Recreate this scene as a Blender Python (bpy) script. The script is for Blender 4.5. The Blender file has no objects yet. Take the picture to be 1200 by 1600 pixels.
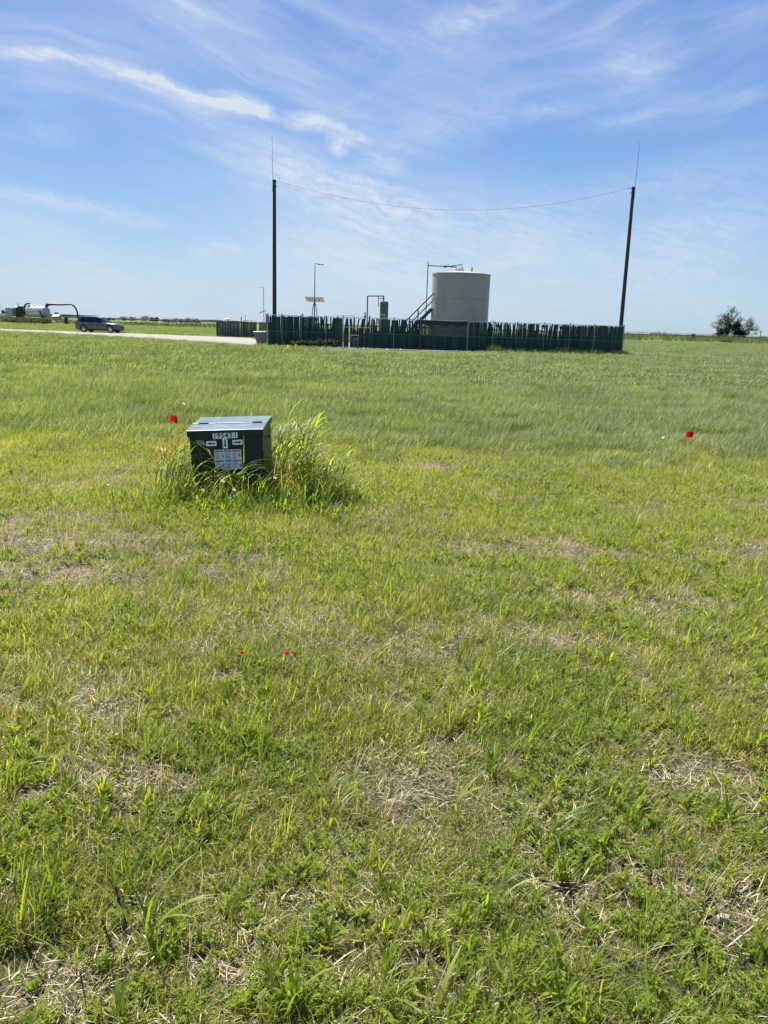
import bpy, math, random
import numpy as np
from mathutils import Vector, Matrix
R_ = math.radians
scene = bpy.context.scene
COL = scene.collection
rng = np.random.default_rng(7)
random.seed(7)

# ------------------------------------------------------------------ camera
H = 1.6
PITCH, ROLL, FPX = R_(13.6), R_(1.77), 1200.0
fwd = Vector((0, math.cos(PITCH), -math.sin(PITCH)))
up0 = Vector((0, math.sin(PITCH), math.cos(PITCH)))
rt0 = Vector((1, 0, 0))
rt = math.cos(ROLL) * rt0 + math.sin(ROLL) * up0
up = -math.sin(ROLL) * rt0 + math.cos(ROLL) * up0
cam_d = bpy.data.cameras.new('camera')
cam = bpy.data.objects.new('camera', cam_d)
COL.objects.link(cam)
m3 = Matrix((rt, up, -fwd)).transposed()
cam.matrix_world = Matrix.Translation((0, 0, H)) @ m3.to_4x4()
cam_d.sensor_fit = 'VERTICAL'
cam_d.sensor_height = 32.0
cam_d.sensor_width = 24.0
cam_d.lens = FPX / 1600 * 32.0
cam_d.clip_start = 0.05
cam_d.clip_end = 20000
scene.camera = cam

def at(px, py, Y):
    """surveying helper: the point at depth Y on a sight line"""
    d = fwd + rt * ((px - 600) / FPX) + up * ((800 - py) / FPX)
    return Vector((0, 0, H)) + d * (Y / d.y)

def ground_at(px, py, z=0.0):
    d = fwd + rt * ((px - 600) / FPX) + up * ((800 - py) / FPX)
    return Vector((0, 0, H)) + d * ((z - H) / d.z)

# ------------------------------------------------------------------ light
SUN_EL, SUN_AZ = R_(61), R_(-34)         # azimuth from +Y towards +X
sd = Vector((math.sin(SUN_AZ) * math.cos(SUN_EL), math.cos(SUN_AZ) * math.cos(SUN_EL), math.sin(SUN_EL)))
sun_d = bpy.data.lights.new('sun', 'SUN')
sun_d.energy = 5.0
sun_d.angle = R_(0.5)
sun_d.color = (1.0, 0.955, 0.88)
sun = bpy.data.objects.new('sun', sun_d)
COL.objects.link(sun)
sun.rotation_euler = (-sd).to_track_quat('-Z', 'Y').to_euler()
scene.view_settings.view_transform = 'Standard'
scene.view_settings.look = 'None'
scene.view_settings.gamma = 1
scene.view_settings.use_curve_mapping = False
EXPO = 1.15
scene.view_settings.exposure = EXPO
SKYC = [(174, 203, 229), (166, 199, 229), (144, 184, 229), (112, 159, 225), (82, 130, 215), (52, 96, 194)]
CLOUDC = (222, 234, 250)
SKY_STRENGTH = 0.1

# ------------------------------------------------------------------ node helpers
class NT:
    def __init__(s, tree):
        s.t = tree; s.n = tree.nodes; s.l = tree.links
    def new(s, typ, **kw):
        n = s.n.new(typ)
        for k, v in kw.items():
            setattr(n, k, v)
        return n
    def set(s, sock, v):
        if isinstance(v, bpy.types.NodeSocket):
            s.l.new(v, sock)
        else:
            sock.default_value = v
    def math(s, op, a, b=None, c=None, clamp=False):
        n = s.new('ShaderNodeMath', operation=op, use_clamp=clamp)
        s.set(n.inputs[0], a)
        if b is not None: s.set(n.inputs[1], b)
        if c is not None: s.set(n.inputs[2], c)
        return n.outputs[0]
    def noise(s, vec, scale, detail=4, rough=0.55, dist=0.0):
        n = s.new('ShaderNodeTexNoise')
        if vec is not None: s.l.new(vec, n.inputs['Vector'])
        n.inputs['Scale'].default_value = scale
        n.inputs['Detail'].default_value = detail
        n.inputs['Roughness'].default_value = rough
        n.inputs['Distortion'].default_value = dist
        return n.outputs['Fac']
    def ramp(s, fac, stops):
        n = s.new('ShaderNodeValToRGB')
        s.set(n.inputs[0], fac)
        el = n.color_ramp.elements
        while len(el) < len(stops): el.new(0.5)
        for e, (p, c) in zip(el, stops):
            e.position = p
            e.color = (c[0], c[1], c[2], 1) if not isinstance(c, (int, float)) else (c, c, c, 1)
        return n.outputs[0]
    def mix(s, fac, a, b, blend='MIX'):
        n = s.new('ShaderNodeMix', data_type='RGBA', blend_type=blend)
        s.set(n.inputs['Factor'], fac)
        for sock, v in ((n.inputs[6], a), (n.inputs[7], b)):
            if isinstance(v, tuple) and len(v) == 3: v = (*v, 1)
            s.set(sock, v)
        return n.outputs[2]
    def smooth(s, v, a, b):
        n = s.new('ShaderNodeMapRange', interpolation_type='SMOOTHSTEP')
        s.set(n.inputs[0], v)
        n.inputs[1].default_value = a; n.inputs[2].default_value = b
        return n.outputs[0]
    def mapping(s, vec, scale=(1, 1, 1), rot=(0, 0, 0), loc=(0, 0, 0)):
        n = s.new('ShaderNodeMapping')
        s.l.new(vec, n.inputs[0])
        n.inputs['Scale'].default_value = scale
        n.inputs['Rotation'].default_value = rot
        n.inputs['Location'].default_value = loc
        return n.outputs[0]

# ------------------------------------------------------------------ world: sky with cirrus
def build_world():
    w = bpy.data.worlds.new('World'); scene.world = w
    w.use_nodes = True
    T = NT(w.node_tree); T.n.clear()
    out = T.new('ShaderNodeOutputWorld'); bg = T.new('ShaderNodeBackground')
    bg.inputs[1].default_value = SKY_STRENGTH
    T.l.new(bg.outputs[0], out.inputs[0])
    sky = T.new('ShaderNodeTexSky', sky_type='NISHITA')
    sky.sun_disc = False
    sky.sun_elevation = SUN_EL
    sky.sun_rotation = SUN_AZ
    sky.altitude = 100; sky.air_density = 1.0; sky.dust_density = 0.6; sky.ozone_density = 3.0
    tc = T.new('ShaderNodeTexCoord')
    sep = T.new('ShaderNodeSeparateXYZ'); T.l.new(tc.outputs['Generated'], sep.inputs[0])
    x, y, z = sep.outputs
    az = T.math('ARCTAN2', x, y)
    hyp = T.math('SQRT', T.math('ADD', T.math('MULTIPLY', x, x), T.math('MULTIPLY', y, y)))
    el = T.math('ARCTAN2', z, hyp)
    cmb = T.new('ShaderNodeCombineXYZ')
    T.l.new(az, cmb.inputs[0]); T.l.new(el, cmb.inputs[1])
    ae = cmb.outputs[0]
    def aniso(vec, deg, sx, sy, loc=(0, 0, 0)):
        return T.mapping(T.mapping(vec, rot=(0, 0, R_(-deg))), (sx, sy, 1), loc=loc)
    def warp(vec, scale, amt, detail=3, loc=(0, 0, 0)):
        n = T.new('ShaderNodeTexNoise'); T.l.new(T.mapping(vec, loc=loc), n.inputs['Vector'])
        n.inputs['Scale'].default_value = scale; n.inputs['Detail'].default_value = detail; n.inputs['Roughness'].default_value = 0.6
        c = T.new('ShaderNodeVectorMath', operation='SUBTRACT'); T.l.new(n.outputs['Color'], c.inputs[0]); c.inputs[1].default_value = (.5, .5, .5)
        m = T.new('ShaderNodeVectorMath', operation='MULTIPLY_ADD'); T.l.new(c.outputs[0], m.inputs[0]); m.inputs[1].default_value = (amt, amt, 0); T.l.new(vec, m.inputs[2])
        return m.outputs[0]
    wa = warp(ae, 2.0, 0.13)
    # thin high veils: two fibre directions that cross over, as real cirrus fans out
    v1 = T.smooth(T.noise(aniso(wa, -17, 2.0, 9.0, (2, 1, 0)), 1.0, 5, 0.55), 0.36, 0.72)
    v2 = T.smooth(T.noise(aniso(wa, 16, 1.8, 10.0, (7, 4, 0)), 1.0, 5, 0.55), 0.42, 0.74)
    side = T.smooth(T.math('ADD', az, T.math('MULTIPLY', T.noise(ae, 1.5, 2), 0.6)), 0.0, 0.65)
    f1 = T.smooth(T.noise(aniso(wa, -14, 6.0, 60.0), 1.0, 6, 0.6), 0.42, 0.78)
    f2 = T.smooth(T.noise(aniso(wa, 13, 6.0, 64.0, (3, 3, 0)), 1.0, 6, 0.6), 0.42, 0.78)
    veil = T.math('ADD', T.math('MULTIPLY', v1, T.math('SUBTRACT', 1.0, side)), T.math('MULTIPLY', v2, T.math('MULTIPLY_ADD', side, 0.85, 0.15)))
    fib = T.math('ADD', T.math('MULTIPLY', f1, T.math('SUBTRACT', 1.0, side)), T.math('MULTIPLY', f2, side))
    high = T.smooth(el, 0.75, 0.30)
    total = T.math('MULTIPLY', T.math('MULTIPLY', veil, T.math('MULTIPLY_ADD', fib, 0.58, 0.50)), T.math('MULTIPLY_ADD', high, 0.38, 0.34))
    # single streaks and puffs: (px, py) ends, half width, strength -> angles on the dome
    aw = warp(warp(ae, 7, 0.028, 2), 45, 0.014, 4)
    streaks = [((-60, 76), (150, 88), 7, .40), ((10, 80), (200, 100), 7, .5), ((130, 92), (300, 142), 9, .50), ((180, 112), (330, 158), 8, .55), ((280, 150), (425, 178), 12, .95), ((330, 160), (430, 184), 7, .8), ((388, 160), (424, 180), 10, .6),
               ((436, 186), (530, 196), 10, .85), ((508, 214), (550, 226), 15, .9), ((540, 216), (580, 222), 8, .7), ((-40, 286), (140, 322), 8, .42),
               ((90, 312), (265, 353), 8, .42), ((150, 345), (260, 352), 10, .2), ((300, 388), (350, 394), 14, .5), ((335, 380), (385, 388), 8, .55), ((560, 250), (640, 265), 12, .42), ((350, 240), (560, 310), 30, .5), ((500, 285), (700, 350), 24, .5), ((350, 300), (800, 420), 70, .30), ((700, 440), (1200, 400), 60, .3),
               ((910, 84), (1070, 122), 30, .26), ((950, 92), (1050, 108), 10, .18), ((600, 70), (830, -6), 24, .28), ((660, 40), (790, 8), 10, .15), ((500, 40), (640, 100), 30, .18), ((-60, 400), (300, 440), 30, .34), ((680, 320), (940, 400), 40, .30),
               ((780, 330), (1300, 225), 24, .26), ((900, 200), (1150, 150), 12, .26), ((150, 20), (420, 60), 30, .14), ((1000, 365), (1300, 300), 34, .26), ((580, 226), (860, 150), 26, .26), ((0, 208), (140, 214), 14, .22), ((450, 400), (800, 350), 60, .26), ((200, 470), (700, 440), 60, .2),
               ((0, 120), (120, 140), 26, .14), ((780, 190), (960, 150), 10, .22), ((950, 400), (1200, 420), 50, .22)]
    fa = T.smooth(T.noise(aniso(aw, -13, 16, 120), 1.0, 7, 0.66), 0.32, 0.68)
    fb = T.smooth(T.noise(ae, 60, 5, 0.6), 0.30, 0.66)
    acc = None
    for (a, b, hw, st) in streaks:
        A = at(a[0], a[1], 1) - Vector((0, 0, H)); B = at(b[0], b[1], 1) - Vector((0, 0, H))
        def ang(v): return (math.atan2(v.x, v.y), math.atan2(v.z, math.hypot(v.x, v.y)))
        (a0, e0), (a1, e1) = ang(A), ang(B)
        L = math.hypot(a1 - a0, e1 - e0) / 2; th = math.atan2(e1 - e0, a1 - a0)
        mp = T.new('ShaderNodeMapping', vector_type='TEXTURE')
        T.l.new(aw, mp.inputs[0])
        mp.inputs['Location'].default_value = ((a0 + a1) / 2, (e0 + e1) / 2, 0)
        mp.inputs['Rotation'].default_value = (0, 0, th)
        mp.inputs['Scale'].default_value = (L * 1.3, hw / FPX * 1.7, 1)
        g = T.new('ShaderNodeTexGradient', gradient_type='SPHERICAL'); T.l.new(mp.outputs[0], g.inputs[0])
        v = T.math('MULTIPLY', g.outputs['Fac'], st * 1.35)
        acc = v if acc is None else T.math('ADD', acc, v)
    acc = T.math('MULTIPLY', acc, T.math('ADD', T.math('MULTIPLY_ADD', fa, 0.62, 0.20), T.math('MULTIPLY', fb, 0.28)))
    total = T.math('ADD', total, acc, clamp=True)
    # clear air: the sky model, pulled to the clean blue of a hazy noon with a pale horizon
    k = 0.93 / (SKY_STRENGTH * 2 ** EXPO)
    def lin(r, g, b): return tuple((c / 255) ** 2.2 * k for c in (r, g, b))
    def sc(c, f=0.1): return tuple(q * f for q in c)
    grad = T.ramp(T.math('DIVIDE', el, 1.5708), [(0.0, sc(lin(*SKYC[0]))), (0.03, sc(lin(*SKYC[1]))), (0.075, sc(lin(*SKYC[2]))), (0.14, sc(lin(*SKYC[3]))), (0.24, sc(lin(*SKYC[4]))), (1.0, sc(lin(*SKYC[5])))])
    gm = T.new('ShaderNodeVectorMath', operation='SCALE'); T.l.new(grad, gm.inputs[0]); gm.inputs['Scale'].default_value = 10
    base = T.mix(0.85, sky.outputs[0], gm.outputs[0])
    T.l.new(T.mix(total, base, lin(*CLOUDC)), bg.inputs[0])
build_world()

# ------------------------------------------------------------------ materials
def new_mat(name):
    m = bpy.data.materials.new(name); m.use_nodes = True
    T = NT(m.node_tree); T.n.clear()
    out = T.new('ShaderNodeOutputMaterial')
    return m, T, out

def mat_plain(name, col, rough=0.6, metal=0.0, var=0.12, scale=6, bump=0.0, coat=0.0, spec=0.5, dirt=None, dirt_scale=3):
    m, T, out = new_mat(name)
    b = T.new('ShaderNodeBsdfPrincipled')
    tc = T.new('ShaderNodeTexCoord')
    n = T.noise(tc.outputs['Object'], scale, 5, 0.6)
    dark = tuple(max(0, c * (1 - var)) for c in col); lite = tuple(min(1, c * (1 + var)) for c in col)
    c = T.ramp(n, [(0.3, dark), (0.7, lite)])
    if dirt:
        dn = T.smooth(T.noise(T.mapping(tc.outputs['Object'], (1, 1, .35)), dirt_scale, 6, 0.65), 0.5, 0.75)
        c = T.mix(T.math('MULTIPLY', dn, 0.55), c, dirt)
    T.l.new(c, b.inputs['Base Color'])
    T.l.new(T.ramp(n, [(0.3, max(0, rough - .06)), (0.7, min(1, rough + .06))]), b.inputs['Roughness'])
    b.inputs['Metallic'].default_value = metal
    b.inputs['Coat Weight'].default_value = coat
    b.inputs['Specular IOR Level'].default_value = spec
    if bump:
        bp = T.new('ShaderNodeBump'); bp.inputs['Strength'].default_value = bump; bp.inputs['Distance'].default_value = 0.02
        T.l.new(T.noise(tc.outputs['Object'], scale * 6, 6, 0.7), bp.inputs['Height']); T.l.new(bp.outputs[0], b.inputs['Normal'])
    T.l.new(b.outputs[0], out.inputs[0])
    return m

def mat_leaf(name, stops, trans=0.42, rough=0.45, spec=0.45, tgain=(1.9, 1.75, 1.1), patch=0.35, pscale=0.9):
    """leaf: tint attribute picks the blade's own colour, world noise drifts it in patches"""
    m, T, out = new_mat(name)
    at_ = T.new('ShaderNodeAttribute'); at_.attribute_name = 'tint'
    geo = T.new('ShaderNodeNewGeometry')
    oi = T.new('ShaderNodeObjectInfo')
    n = T.noise(geo.outputs['Position'], pscale, 3, 0.6)
    f = T.math('ADD', at_.outputs['Fac'], T.math('MULTIPLY', T.math('SUBTRACT', n, 0.5), patch * 2))
    f = T.math('ADD', f, T.math('MULTIPLY', T.math('SUBTRACT', oi.outputs['Random'], 0.5), 0.25), clamp=True)
    c = T.ramp(f, stops)
    b = T.new('ShaderNodeBsdfPrincipled')
    T.l.new(c, b.inputs['Base Color']); b.inputs['Roughness'].default_value = rough
    b.inputs['Specular IOR Level'].default_value = spec
    tr = T.new('ShaderNodeBsdfTranslucent')
    tc = T.mix(1.0, c, tgain, 'MULTIPLY')
    T.l.new(tc, tr.inputs[0])
    ms = T.new('ShaderNodeMixShader'); ms.inputs[0].default_value = trans
    T.l.new(b.outputs[0], ms.inputs[1]); T.l.new(tr.outputs[0], ms.inputs[2])
    T.l.new(ms.outputs[0], out.inputs[0])
    return m

M = {}
M['turf'] = mat_leaf('turf_grass', [(0.0, (0.105, 0.144, 0.028)), (0.35, (0.161, 0.206, 0.035)), (0.65, (0.235, 0.272, 0.054)), (0.85, (0.346, 0.335, 0.108)), (1.0, (0.520, 0.417, 0.257))], trans=.5, spec=.3, tgain=(2.0, 1.9, .9))
M['field'] = mat_leaf('field_grass', [(0.0, (0.072, 0.104, 0.033)), (0.4, (0.114, 0.154, 0.044)), (0.75, (0.167, 0.209, 0.067)), (1.0, (0.286, 0.308, 0.166))], patch=0.5, pscale=0.35, trans=.5, spec=.3, tgain=(2.0, 1.9, 1.0))
M['broad'] = mat_leaf('broad_grass', [(0.0, (0.084, 0.125, 0.021)), (0.4, (0.135, 0.183, 0.026)), (0.8, (0.197, 0.241, 0.034)), (1.0, (0.314, 0.318, 0.084))], rough=0.52, spec=0.55, trans=0.50, tgain=(2.3, 2.3, .9))
M['forb'] = mat_leaf('forb_leaf', [(0.0, (0.112, 0.171, 0.018)), (0.5, (0.185, 0.258, 0.021)), (1.0, (0.290, 0.337, 0.031))], trans=0.5, rough=0.5, spec=.3, tgain=(2.0, 1.8, .8))
M['straw'] = mat_leaf('dry_straw', [(0.0, (0.156, 0.117, 0.072)), (0.4, (0.338, 0.267, 0.163)), (0.8, (0.494, 0.416, 0.273)), (1.0, (0.650, 0.585, 0.455))], trans=0.2, rough=0.6, tgain=(1.1, 1.0, .9), patch=0.2, spec=.25)
M['tree_leaf'] = mat_leaf('tree_leaf', [(0.0, (0.018, 0.032, 0.014)), (0.5, (0.032, 0.055, 0.020)), (1.0, (0.060, 0.085, 0.032))], trans=0.2, patch=0.3, pscale=0.3, spec=.08)
M['pale_leaf'] = mat_leaf('pale_tree_leaf', [(0.0, (0.04, 0.06, 0.035)), (0.5, (0.07, 0.095, 0.055)), (1.0, (0.11, 0.135, 0.08))], trans=0.2, patch=0.3, pscale=0.3, spec=.08)
M['brush_leaf'] = mat_leaf('brush_leaf', [(0.0, (0.030, 0.055, 0.018)), (0.5, (0.060, 0.090, 0.028)), (1.0, (0.11, 0.14, 0.045))], trans=0.25, patch=0.35, pscale=0.15, spec=.08)

def mat_ground():
    m, T, out = new_mat('ground_soil_and_grass')
    geo = T.new('ShaderNodeNewGeometry')
    pos = geo.outputs['Position']
    sep = T.new('ShaderNodeSeparateXYZ'); T.l.new(pos, sep.inputs[0])
    dist = sep.outputs[1]
    fine = T.noise(pos, 38, 8, 0.72)
    med = T.noise(pos, 5, 5, 0.6)
    soil = T.ramp(fine, [(0.30, (0.030, 0.024, 0.017)), (0.50, (0.11, 0.092, 0.062)), (0.64, (0.23, 0.195, 0.135)), (0.80, (0.38, 0.33, 0.24))])  # dark tones here and in moss stand in for shadow specks between blades
    moss = T.ramp(fine, [(0.3, (0.022, 0.034, 0.010)), (0.55, (0.08, 0.105, 0.028)), (0.75, (0.20, 0.21, 0.09))])
    near = T.mix(T.smooth(med, 0.40, 0.60), soil, moss)
    big = T.noise(T.mapping(pos, (0.5, 1.0, 1), (0, 0, 0.3)), 0.045, 5, 0.6)
    f2 = T.noise(T.mapping(pos, (1.4, 0.7, 1)), 2.2, 6, 0.7)
    green = T.ramp(T.math('ADD', T.math('MULTIPLY', big, 0.55), T.math('MULTIPLY', f2, 0.45)),
                   [(0.32, (0.075, 0.115, 0.022)), (0.5, (0.120, 0.160, 0.032)), (0.66, (0.170, 0.205, 0.055))])
    c = T.mix(T.smooth(dist, 9, 16), near, T.mix(0.55, green, (0.03, 0.045, 0.012)))
    c = T.mix(T.smooth(dist, 45, 110), c, green)
    b = T.new('ShaderNodeBsdfPrincipled'); T.l.new(c, b.inputs['Base Color'])
    b.inputs['Roughness'].default_value = 0.95; b.inputs['Specular IOR Level'].default_value = 0.1
    bp = T.new('ShaderNodeBump'); bp.inputs['Strength'].default_value = 0.9; bp.inputs['Distance'].default_value = 0.03
    T.l.new(fine, bp.inputs['Height']); T.l.new(bp.outputs[0], b.inputs['Normal'])
    T.l.new(b.outputs[0], out.inputs[0])
    return m
def mat_gravel():
    m, T, out = new_mat('gravel')
    geo = T.new('ShaderNodeNewGeometry'); pos = geo.outputs['Position']
    fine = T.noise(pos, 12, 7, 0.75); big = T.noise(pos, 0.35, 4, 0.6)
    c = T.ramp(fine, [(0.3, (0.14, 0.125, 0.105)), (0.5, (0.23, 0.21, 0.18)), (0.7, (0.31, 0.285, 0.25))])
    c = T.mix(T.math('MULTIPLY', T.smooth(big, 0.5, 0.75), 0.4), c, (0.25, 0.24, 0.17))
    b = T.new('ShaderNodeBsdfPrincipled'); T.l.new(c, b.inputs['Base Color']); b.inputs['Roughness'].default_value = 0.9
    bp = T.new('ShaderNodeBump'); bp.inputs['Strength'].default_value = 0.5; bp.inputs['Distance'].default_value = 0.02
    T.l.new(fine, bp.inputs['Height']); T.l.new(bp.outputs[0], b.inputs['Normal'])
    T.l.new(b.outputs[0], out.inputs[0]); return m
M['ground'] = mat_ground()
M['gravel'] = mat_gravel()
M['green_paint'] = mat_plain('green_cabinet_paint', (0.005, 0.022, 0.016), 0.42, var=0.18, scale=9, bump=0.02, dirt=(0.016, 0.026, 0.014), spec=0.35)
M['lid_paint'] = mat_plain('sky_sheen_lid_paint', (0.075, 0.105, 0.108), 0.38, var=0.15, scale=5, spec=0.8, dirt=(0.12, 0.17, 0.15), coat=0.3)  # paler than the body: the lid's sky reflection is painted into its colour
M['slat'] = mat_plain('fence_slat_plastic', (0.018, 0.046, 0.034), 0.7, spec=0.2, var=0.35, scale=2.5, dirt=(0.045, 0.070, 0.052), dirt_scale=1.5)
M['slat_old'] = mat_plain('bleached_slat_plastic', (0.045, 0.065, 0.045), 0.6, var=0.3, scale=2.5)
M['galv'] = mat_plain('galvanised_pipe', (0.20, 0.21, 0.20), 0.5, metal=0.3, var=0.2, scale=4)
M['rust'] = mat_plain('weathered_brown_pipe', (0.13, 0.10, 0.085), 0.7, var=0.35, scale=8)
M['dark_pipe'] = mat_plain('dark_grey_pipe', (0.045, 0.05, 0.055), 0.5, var=0.2, scale=6)
M['tank'] = mat_plain('tank_paint', (0.345, 0.345, 0.262), 0.55, var=0.05, scale=0.9, dirt=(0.25, 0.255, 0.195), dirt_scale=0.9)
M['vessel'] = mat_plain('vessel_paint', (0.10, 0.12, 0.095), 0.55, var=0.15, scale=2)
M['wood'] = mat_plain('dark_pole_wood', (0.060, 0.044, 0.036), 0.85, var=0.4, scale=5, bump=0.4)
M['concrete'] = mat_plain('concrete', (0.45, 0.43, 0.40), 0.85, var=0.15, scale=6, bump=0.2)
M['tub'] = mat_plain('grey_tub_plastic', (0.13, 0.14, 0.15), 0.6, var=0.1)
M['white'] = mat_plain('white_paint', (0.78, 0.78, 0.75), 0.45, var=0.06, scale=3)
M['offwhite'] = mat_plain('dusty_white_paint', (0.80, 0.77, 0.68), 0.75, var=0.12, scale=1.2, dirt=(0.40, 0.37, 0.31), dirt_scale=1.4)
M['grey'] = mat_plain('grey_metal', (0.22, 0.22, 0.22), 0.5, var=0.15)
M['black'] = mat_plain('black_plastic', (0.015, 0.015, 0.017), 0.5, var=0.2)
M['rubber'] = mat_plain('rubber', (0.022, 0.022, 0.024), 0.85, var=0.2)
M['rim'] = mat_plain('alloy_rim', (0.50, 0.51, 0.53), 0.3, metal=0.8, var=0.05)
M['car'] = mat_plain('slate_car_paint', (0.045, 0.046, 0.048), 0.4, metal=0.2, var=0.04, coat=1.0)
M['glass'] = mat_plain('dark_glass', (0.006, 0.007, 0.008), 0.08, var=0.1, spec=0.35)
M['chrome'] = mat_plain('chrome', (0.7, 0.7, 0.7), 0.15, metal=1.0, var=0.02)
M['lamp'] = mat_plain('headlamp_glass', (0.5, 0.52, 0.55), 0.1, var=0.05)
M['redlamp'] = mat_plain('tail_lamp', (0.25, 0.01, 0.01), 0.2, var=0.05)
M['panel'] = mat_plain('solar_panel_back', (0.58, 0.58, 0.57), 0.5, var=0.1)
M['panel_face'] = mat_plain('solar_cell', (0.02, 0.03, 0.06), 0.15, var=0.1)
M['digit'] = mat_plain('black_print', (0.012, 0.012, 0.014), 0.5, var=0.05)
M['plate'] = mat_plain('white_sticker', (0.90, 0.90, 0.88), 0.5, var=0.06, scale=30)
M['sticker'] = mat_plain('warning_sticker', (0.66, 0.70, 0.68), 0.5, var=0.10, scale=40)
M['torn'] = mat_plain('torn_grey_sticker', (0.20, 0.26, 0.25), 0.6, var=0.4, scale=50)
M['red'] = mat_plain('red_print', (0.36, 0.06, 0.04), 0.5, var=0.15, scale=40)
M['blue'] = mat_plain('blue_print', (0.13, 0.32, 0.55), 0.5, var=0.15, scale=40)
M['ink'] = mat_plain('grey_print', (0.14, 0.16, 0.17), 0.6, var=0.3, scale=80)
M['bark'] = mat_plain('bark', (0.035, 0.028, 0.024), 0.9, var=0.3, bump=0.4)
M['stone'] = mat_plain('pale_stone', (0.36, 0.33, 0.28), 0.8, var=0.12, scale=30, bump=0.3)
def mat_cloth(name, col, trans=0.45):
    m, T, out = new_mat(name)
    b = T.new('ShaderNodeBsdfDiffuse'); b.inputs[0].default_value = (*col, 1)
    t = T.new('ShaderNodeBsdfTranslucent'); t.inputs[0].default_value = (*[min(1, c * 1.1) for c in col], 1)
    tc = T.new('ShaderNodeTexCoord'); n = T.noise(tc.outputs['Object'], 30, 3)
    c = T.mix(n, tuple(x * .8 for x in col), col); T.l.new(c, b.inputs[0])
    s = T.new('ShaderNodeMixShader'); s.inputs[0].default_value = trans
    T.l.new(b.outputs[0], s.inputs[1]); T.l.new(t.outputs[0], s.inputs[2]); T.l.new(s.outputs[0], out.inputs[0]); return m
M['flag_red'] = mat_cloth('red_flag_plastic', (0.62, 0.012, 0.010))
M['flag_yellow'] = mat_cloth('yellow_flag_plastic', (0.85, 0.75, 0.01))
M['petal_orange'] = mat_cloth('orange_petal', (0.55, 0.15, 0.04))
M['petal_red'] = mat_cloth('red_petal', (0.45, 0.035, 0.02))
M['petal_pink'] = mat_cloth('pink_petal', (0.80, 0.52, 0.60))
M['petal_white'] = mat_cloth('white_petal', (0.85, 0.85, 0.80))
M['petal_yellow'] = mat_cloth('yellow_petal', (0.80, 0.60, 0.02))
M['centre'] = mat_plain('flower_centre', (0.12, 0.03, 0.02), 0.8)
M['stem'] = mat_plain('flower_stem', (0.06, 0.12, 0.03), 0.6)

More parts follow.
